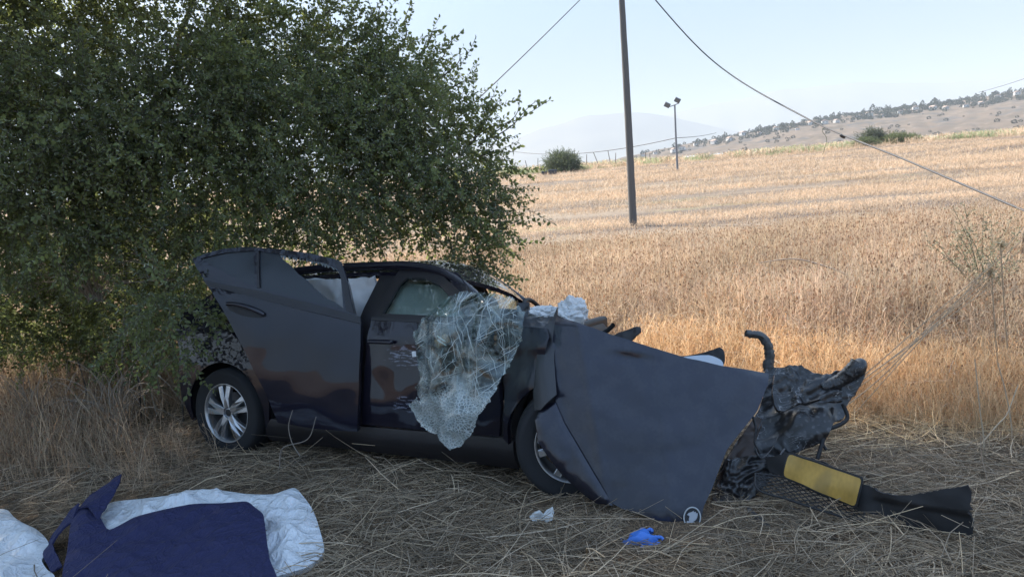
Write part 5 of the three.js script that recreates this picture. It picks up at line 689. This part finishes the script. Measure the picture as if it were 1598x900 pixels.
// ---------------------------------------------------------------- torn bumper with the number plate, trim strips
const thingIn = (name, label, cat, base, group) => thing(name, label, cat, group, base.toArray());
const partIn = (name, geo, m, t, label) => part(name, geo.translate(-t.position.x, -t.position.y, -t.position.z), m, t, label);
{
  const base = onLevel(1400, 815, 0), t = thingIn('torn_bumper', 'torn-off black bumper piece with a yellow number plate lying on the straw', 'car bumper', base);
  const A = atDepth(1195, 740, 4.02), B = atDepth(1520, 842, 3.45), s = Sheet.through(A, B, A.clone().add(V(0.02, 1, -0.25)));
  const f = l => l.map(p => s.from(...p)), ca = s.from(1345, 772), cb = s.from(1520, 802), crease = (a, b) => ((cb[0] - ca[0]) * (b - ca[1]) - (cb[1] - ca[1]) * (a - ca[0])) / Math.hypot(cb[0] - ca[0], cb[1] - ca[1]), bend = (a, b) => 0.022 * sstep(-0.012, 0.012, crease(a, b)) * sstep(ca[0] + 0.03, ca[0] + 0.1, a) + 0.035 * Math.sin((a - 0.1) * 2.7) - 0.1 * b * b + 0.012 * n2(a * 5, b * 5) + 0.004 * ridged(a * 2, b * 3, 2, 2);
  partIn('bumper_strip', panel({ outline: f([[1192, 716], [1232, 706], [1290, 722], [1345, 751], [1375, 764], [1402, 771], [1440, 767], [1480, 759], [1513, 756], [1519, 766], [1516, 784], [1520, 792], [1508, 797], [1516, 801], [1521, 812], [1519, 842], [1505, 834], [1480, 830], [1446, 818], [1440, 846], [1426, 842], [1416, 812], [1380, 802], [1340, 794], [1300, 776], [1245, 750], [1200, 736]]).flatMap((q, i, l) => dense([q, l[(i + 1) % l.length]], 0.014, false).slice(0, -1)).map(([a, b]) => [a + 0.004 * n2(a * 60, b * 60), b + 0.005 * n2(a * 60 + 5, b * 60)]), L: 0.014, map: (a, b) => s.at(a, b, bend(a, b)), thick: 0.016 }), std([0.015, 0.0135, 0.014], 0.72), t);
  const round = (l, r = 0.25) => curvy(l.flatMap((p, i) => { const q = l[(i + 1) % l.length], o = l[(i + l.length - 1) % l.length]; const to = (x) => { const d = Math.hypot(x[0] - p[0], x[1] - p[1]); return [p[0] + (x[0] - p[0]) * 5 / d, p[1] + (x[1] - p[1]) * 5 / d]; }; return [to(o), to(q)]; }), 4, 0.1);
  const quad = [[1231, 704], [1352, 742], [1341, 790], [1223, 743]], inner = [[1233.5, 707], [1349, 744.5], [1338.5, 787], [1226, 741]];
  const plateM = std([0.60, 0.36, 0.075], 0.5, { map: dataTex(256, 64, (u, v) => { const q = 0.8 + 0.14 * n2(u * 7, v * 4) + 0.08 * n2(u * 40, v * 24), m = sstep(0.35, 0.75, n2(u * 5 + 9, v * 3 + 2)) * 0.55; return [lerp(q, 0.42, m), lerp(q, 0.46, m), lerp(q, 0.7, m)]; }) });
  partIn('number_plate', panel({ outline: f(round(inner)), L: 0.03, map: (a, b) => s.at(a, b, bend(a, b) + 0.034), thick: 0.004 }), plateM, t, 'yellow number plate');
  partIn('plate_frame', panel({ outline: f(round(quad)), L: 0.03, map: (a, b) => s.at(a, b, bend(a, b) + 0.03), thick: 0.014 }), blackM, t);
  // lower intake grille: crossed bars
  const gs = Sheet.through(atDepth(1178, 752, 3.98), atDepth(1345, 806, 3.74), atDepth(1190, 712, 4.15)), L = [], c = [[1178, 745], [1225, 752], [1290, 782], [1345, 800], [1342, 818], [1290, 806], [1230, 786], [1182, 770]].map(p => gs.from(...p));
  for (let k = -30; k < 60; k++) for (const q of [1, -1]) { let run = null; for (let i = 0; i <= 60; i++) { const a = -0.1 + i / 60 * 0.9, b = k * 0.03 - 0.5 + q * a * 0.8, ok = inside([a, b], c); if (ok && !run) run = [a, b]; if ((!ok || i === 60) && run) { if (a - run[0] > 0.03) L.push(new THREE.TubeGeometry(new THREE.LineCurve3(gs.at(run[0], run[1], 0.03), gs.at(a, b, 0.03)), 1, 0.003, 4)); run = null; } } }
  partIn('grille', merge([...L, tube([...c, c[0]].map(p => gs.at(p[0], p[1], 0.03)), 0.006, 60, 6)]), blackM, t);
  const strip = (name, label, pts, w, m, th = 0.02) => { const p = pts.map(([x, y, h]) => onLevel(x, y, h)), cv = new THREE.CatmullRomCurve3(p), len = cv.getLength(), t = thingIn(name, label, 'trim strip', p[0].clone().setY(0), 'plastic strips torn from the car front'); partIn('strip', panel({ outline: [[0, -w / 2], [len * 0.5, -w * 0.6], [len, -w * 0.35], [len, w * 0.3], [len * 0.4, w / 2], [0, w * 0.4]], L: 0.02, map: (a, b) => { const q = cv.getPointAt(clamp(a / len)), g = cv.getTangentAt(clamp(a / len)), s = V(-g.z, 0, g.x).normalize(); return q.addScaledVector(s, -b).add(V(0, 0.02 * Math.cos(b / w * 5) + 0.01 * ridged(a * 5, b * 9, w * 90), 0)); }, thick: th }), m, t); return t; };
  const greyP = std([0.06, 0.058, 0.06], 0.5);
  strip('trim_strip', 'long dark plastic strip lying between the bonnet and the torn bumper, upper one', [[1168, 776, 0.06], [1230, 795, 0.06], [1300, 822, 0.05], [1350, 845, 0.04]], 0.09, greyP);
  strip('trim_strip', 'short dark plastic strip pointing towards the viewer right of the bonnet badge', [[1160, 790, 0.06], [1185, 812, 0.06], [1215, 838, 0.04], [1234, 852, 0.03]], 0.07, greyP);
  strip('trim_strip', 'ribbed dark plastic piece half buried in straw below the torn bumper', [[1200, 806, 0.03], [1260, 826, 0.05], [1330, 848, 0.04]], 0.14, blackM);
}
// ---------------------------------------------------------------- sheets, glove, tissue in front
const creases = dataTex(1024, 1024, (u, v) => { const w = 0.08 * n2(u * 4, v * 4), a = 1 - Math.abs(n2(u * 7 + w * 6, v * 7)), b = 1 - Math.abs(n2(u * 17 + 4, v * 15 + w * 9)), c = 1 - Math.abs(n2(u * 38, v * 34)), q = 0.55 * a ** 3 + 0.3 * b ** 3 + 0.15 * c ** 2; return [q, q, q]; }, false);
const whiteM = phy([0.74, 0.76, 0.79], 0.45, { bumpMap: creases, bumpScale: 0.013, map: dataTex(512, 512, (u, v) => { const s = sstep(0.5, 0.85, n2(u * 6, v * 6)) * 0.35 * sstep(-0.2, 0.6, n2(u * 30, v * 30)), q = 0.97 + 0.03 * n2(u * 50, v * 50); return [q, lerp(q, 0.72, s * 0.6), lerp(q, 0.7, s * 0.6)]; }) }), navyM = std([0.018, 0.02, 0.075], 0.8, { bumpMap: creases, bumpScale: 0.011 });
function cloth(t, name, px, h0, h1, amp, m, folds, off, L = 0.026, label, lift = 0) { // px outline surveyed from level h0 (near) to h1 (far)
  const near = Math.max(...px.map(p => p[1])), farY = Math.min(...px.map(p => p[1]));
  const hAt = y => lerp(h1, h0, clamp((y - farY) / (near - farY))), o = curvy(px.map(([x, y]) => { const p = onLevel(x, y, hAt(y)); return [p.x, -p.z]; }), L, 0.35);
  const zN = Math.min(...o.map(p => p[1])), zF = Math.max(...o.map(p => p[1]));
  const base = V(o[0][0], 0, -o[0][1]);
  const g = panel({ outline: o, L, map: (x, b, out) => { const e = edgeDist([x, b], out), up = lerp(h0, h1, (b - zN) / (zF - zN)); let f = 0; for (const [ang, fr, a, ph, sharp] of folds) { const d = x * Math.cos(ang) + b * Math.sin(ang), w = Math.sin(d * fr + ph + 1.2 * n2(x * 2 + off, b * 2)); f += a * (sharp ? 1 - Math.abs(w) * 2 : w); } const env = 1 - Math.exp(-e * 14); return V(x, up + lift + amp * env * (0.5 + 0.5 * n2(x * 1.7 + off, b * 1.9)) + env * f + 0.012 * ridged(x * 5 + off, b * 5, off, 2) * env, -b); }, back: lift < 0 ? null : (p, n, q) => { const e = edgeDist(q, o); return V(p.x, lerp(-0.02, p.y - 0.02, clamp(e * 12)), p.z); } });
  return part(name, g.translate(-t.position.x, -t.position.y, -t.position.z), m, t, label);
}
{
  const w = thingIn('white_sheet', 'crumpled white plastic sheet lying under the folded navy blue sheet', 'sheet', onLevel(330, 860, 0), 'white sheets on the ground');
  delete w.userData.group;
  cloth(w, 'sheet', [[150, 812], [172, 786], [215, 780], [262, 774], [310, 766], [350, 766], [385, 770], [425, 770], [458, 760], [474, 774], [488, 794], [498, 822], [505, 852], [498, 868], [478, 882], [448, 892], [424, 900], [380, 925], [250, 930], [160, 900]], 0.09, 0.17, 0.07, whiteM, [[0.5, 16, 0.018, 0, 1], [1.3, 23, 0.012, 2, 1], [2.2, 11, 0.014, 1, 0], [2.7, 31, 0.007, 4, 1]], 3, 0.02);
  const n = thingIn('navy_sheet', 'navy blue fabric sheet spread over the white plastic sheet, one corner turned up', 'sheet', onLevel(270, 870, 0));
  cloth(n, 'sheet', [[98, 905], [104, 860], [110, 815], [122, 792], [138, 790], [156, 808], [170, 826], [210, 806], [255, 794], [300, 785], [345, 783], [383, 780], [396, 788], [410, 800], [414, 830], [420, 868], [430, 920], [300, 935], [150, 935]], 0.16, 0.24, 0.04, navyM, [[1.5, 9, 0.010, 1, 1], [0.2, 7, 0.008, 0, 0], [0.9, 31, 0.004, 2, 1], [2.4, 22, 0.005, 1, 1]], 11, 0.02, null, 0.0);
  // corner turned up, and the strap hanging off its left side
  const fs = Sheet.through(onLevel(122, 795, 0.24), onLevel(178, 800, 0.24), onLevel(190, 746, 0.28));
  const flap = (px, sh, m, amp, nm) => part(nm, panel({ outline: px.map(p => sh.from(...p)), L: 0.018, map: (a, b) => sh.at(a, b, amp * Math.sin(a * 16 + b * 5) + 0.01 * ridged(a * 5, b * 5, 3)), thick: 0.01 }).translate(-n.position.x, -n.position.y, -n.position.z), m, n);
  flap([[118, 796], [138, 768], [165, 756], [190, 745], [188, 757], [176, 778], [160, 800], [152, 812], [138, 796]], fs, navyM, 0.025, 'turned_corner');
  const ls = Sheet.through(onLevel(66, 862, 0.1), onLevel(106, 852, 0.18), onLevel(128, 790, 0.26));
  flap([[126, 788], [108, 802], [82, 832], [66, 858], [78, 892], [92, 880], [84, 850], [100, 828], [114, 814]], ls, navyM, 0.015, 'strap');
  const l = thingIn('white_sheet', 'bunched white plastic sheet cut off by the left edge of the picture', 'sheet', onLevel(20, 850, 0));
  cloth(l, 'sheet', [[-60, 795], [-10, 792], [10, 794], [20, 804], [34, 813], [54, 822], [68, 834], [75, 846], [70, 858], [64, 872], [72, 886], [84, 898], [60, 925], [-60, 930]], 0.08, 0.17, 0.09, whiteM, [[0.9, 14, 0.024, 0, 1], [2.0, 10, 0.02, 2, 0], [0.2, 27, 0.01, 1, 1]], 21, 0.02);
}
{
  const g = thingIn('glove', 'crumpled blue disposable glove lying on the straw below the bonnet badge', 'glove', onLevel(1000, 850, 0)), gm = phy([0.055, 0.19, 0.62], 0.5, { sheen: 0.3 });
  const p0 = (x, y, h) => onLevel(x, y, h + 0.03).sub(g.position);
  const gl = new Sheet(onLevel(1000, 852, 0.06), V(1, 0, 0), V(0, 0.45, -1)), go = curvy([[970, 846], [980, 841], [984, 832], [994, 827], [1003, 824], [1012, 828], [1016, 834], [1026, 838], [1028, 846], [1020, 853], [1008, 855], [992, 854], [978, 852]].map(p => gl.from(...p)), 0.01, 0.4);
  part('palm', panel({ outline: go, L: 0.008, map: (a, b, o) => { const e = edgeDist([a, b], o); return gl.at(a, b, 0.045 * (1 - Math.exp(-e * 45)) + 0.012 * ridged(a * 14, b * 14, 1, 2) * (1 - Math.exp(-e * 60))); }, back: (p, n, q) => { const e = edgeDist(q, go); return gl.at(q[0], q[1], -0.012 * (1 - Math.exp(-e * 45))); } }).translate(-g.position.x, -g.position.y, -g.position.z), gm, g);
  for (const f of [[[1014, 842, 0.05], [1024, 838, 0.055], [1033, 839, 0.05], [1036, 843, 0.045]], [[1006, 832, 0.05], [1012, 827, 0.06], [1017, 826, 0.06], [1018, 831, 0.055]], [[1012, 850, 0.04], [1022, 850, 0.04], [1030, 848, 0.04], [1032, 852, 0.03]], [[985, 848, 0.03], [976, 846, 0.035], [969, 843, 0.035], [967, 847, 0.03]], [[1000, 852, 0.04], [1008, 856, 0.03], [1016, 857, 0.03], [1020, 855, 0.03]]]) part('finger', taper(f.map(q => p0(...q)), 0.011, 0.007, 14, 8, 0.35), gm, g);
  const tm = phy([0.8, 0.8, 0.79], 1, { transmission: 0.3, thickness: 0 }), bits = [[[826, 806], [834, 799], [841, 796], [848, 802], [853, 796], [862, 791], [865, 798], [862, 812], [852, 816], [844, 812], [832, 815]], [[842, 820], [850, 817], [860, 823], [856, 828], [846, 830]]];
  const t = thingIn('tissue', 'two scraps of crumpled white tissue on the straw below the front wheel', 'tissue', onLevel(848, 825, 0));
  for (const b of bits) { const ts = new Sheet(onLevel(846, 820, 0.06), V(1, 0, 0), V(0, 0.9, -0.6)); part('scrap', panel({ outline: b.map(p => ts.from(...p)), L: 0.008, map: (a, q) => ts.at(a, q, 0.02 * ridged(a * 9, q * 9, 5, 3) + 0.015 * n2(a * 14, q * 14)), thick: 0.003 }).translate(-t.position.x, -t.position.y, -t.position.z), tm, t); }
}
renderer.render(scene, camera);
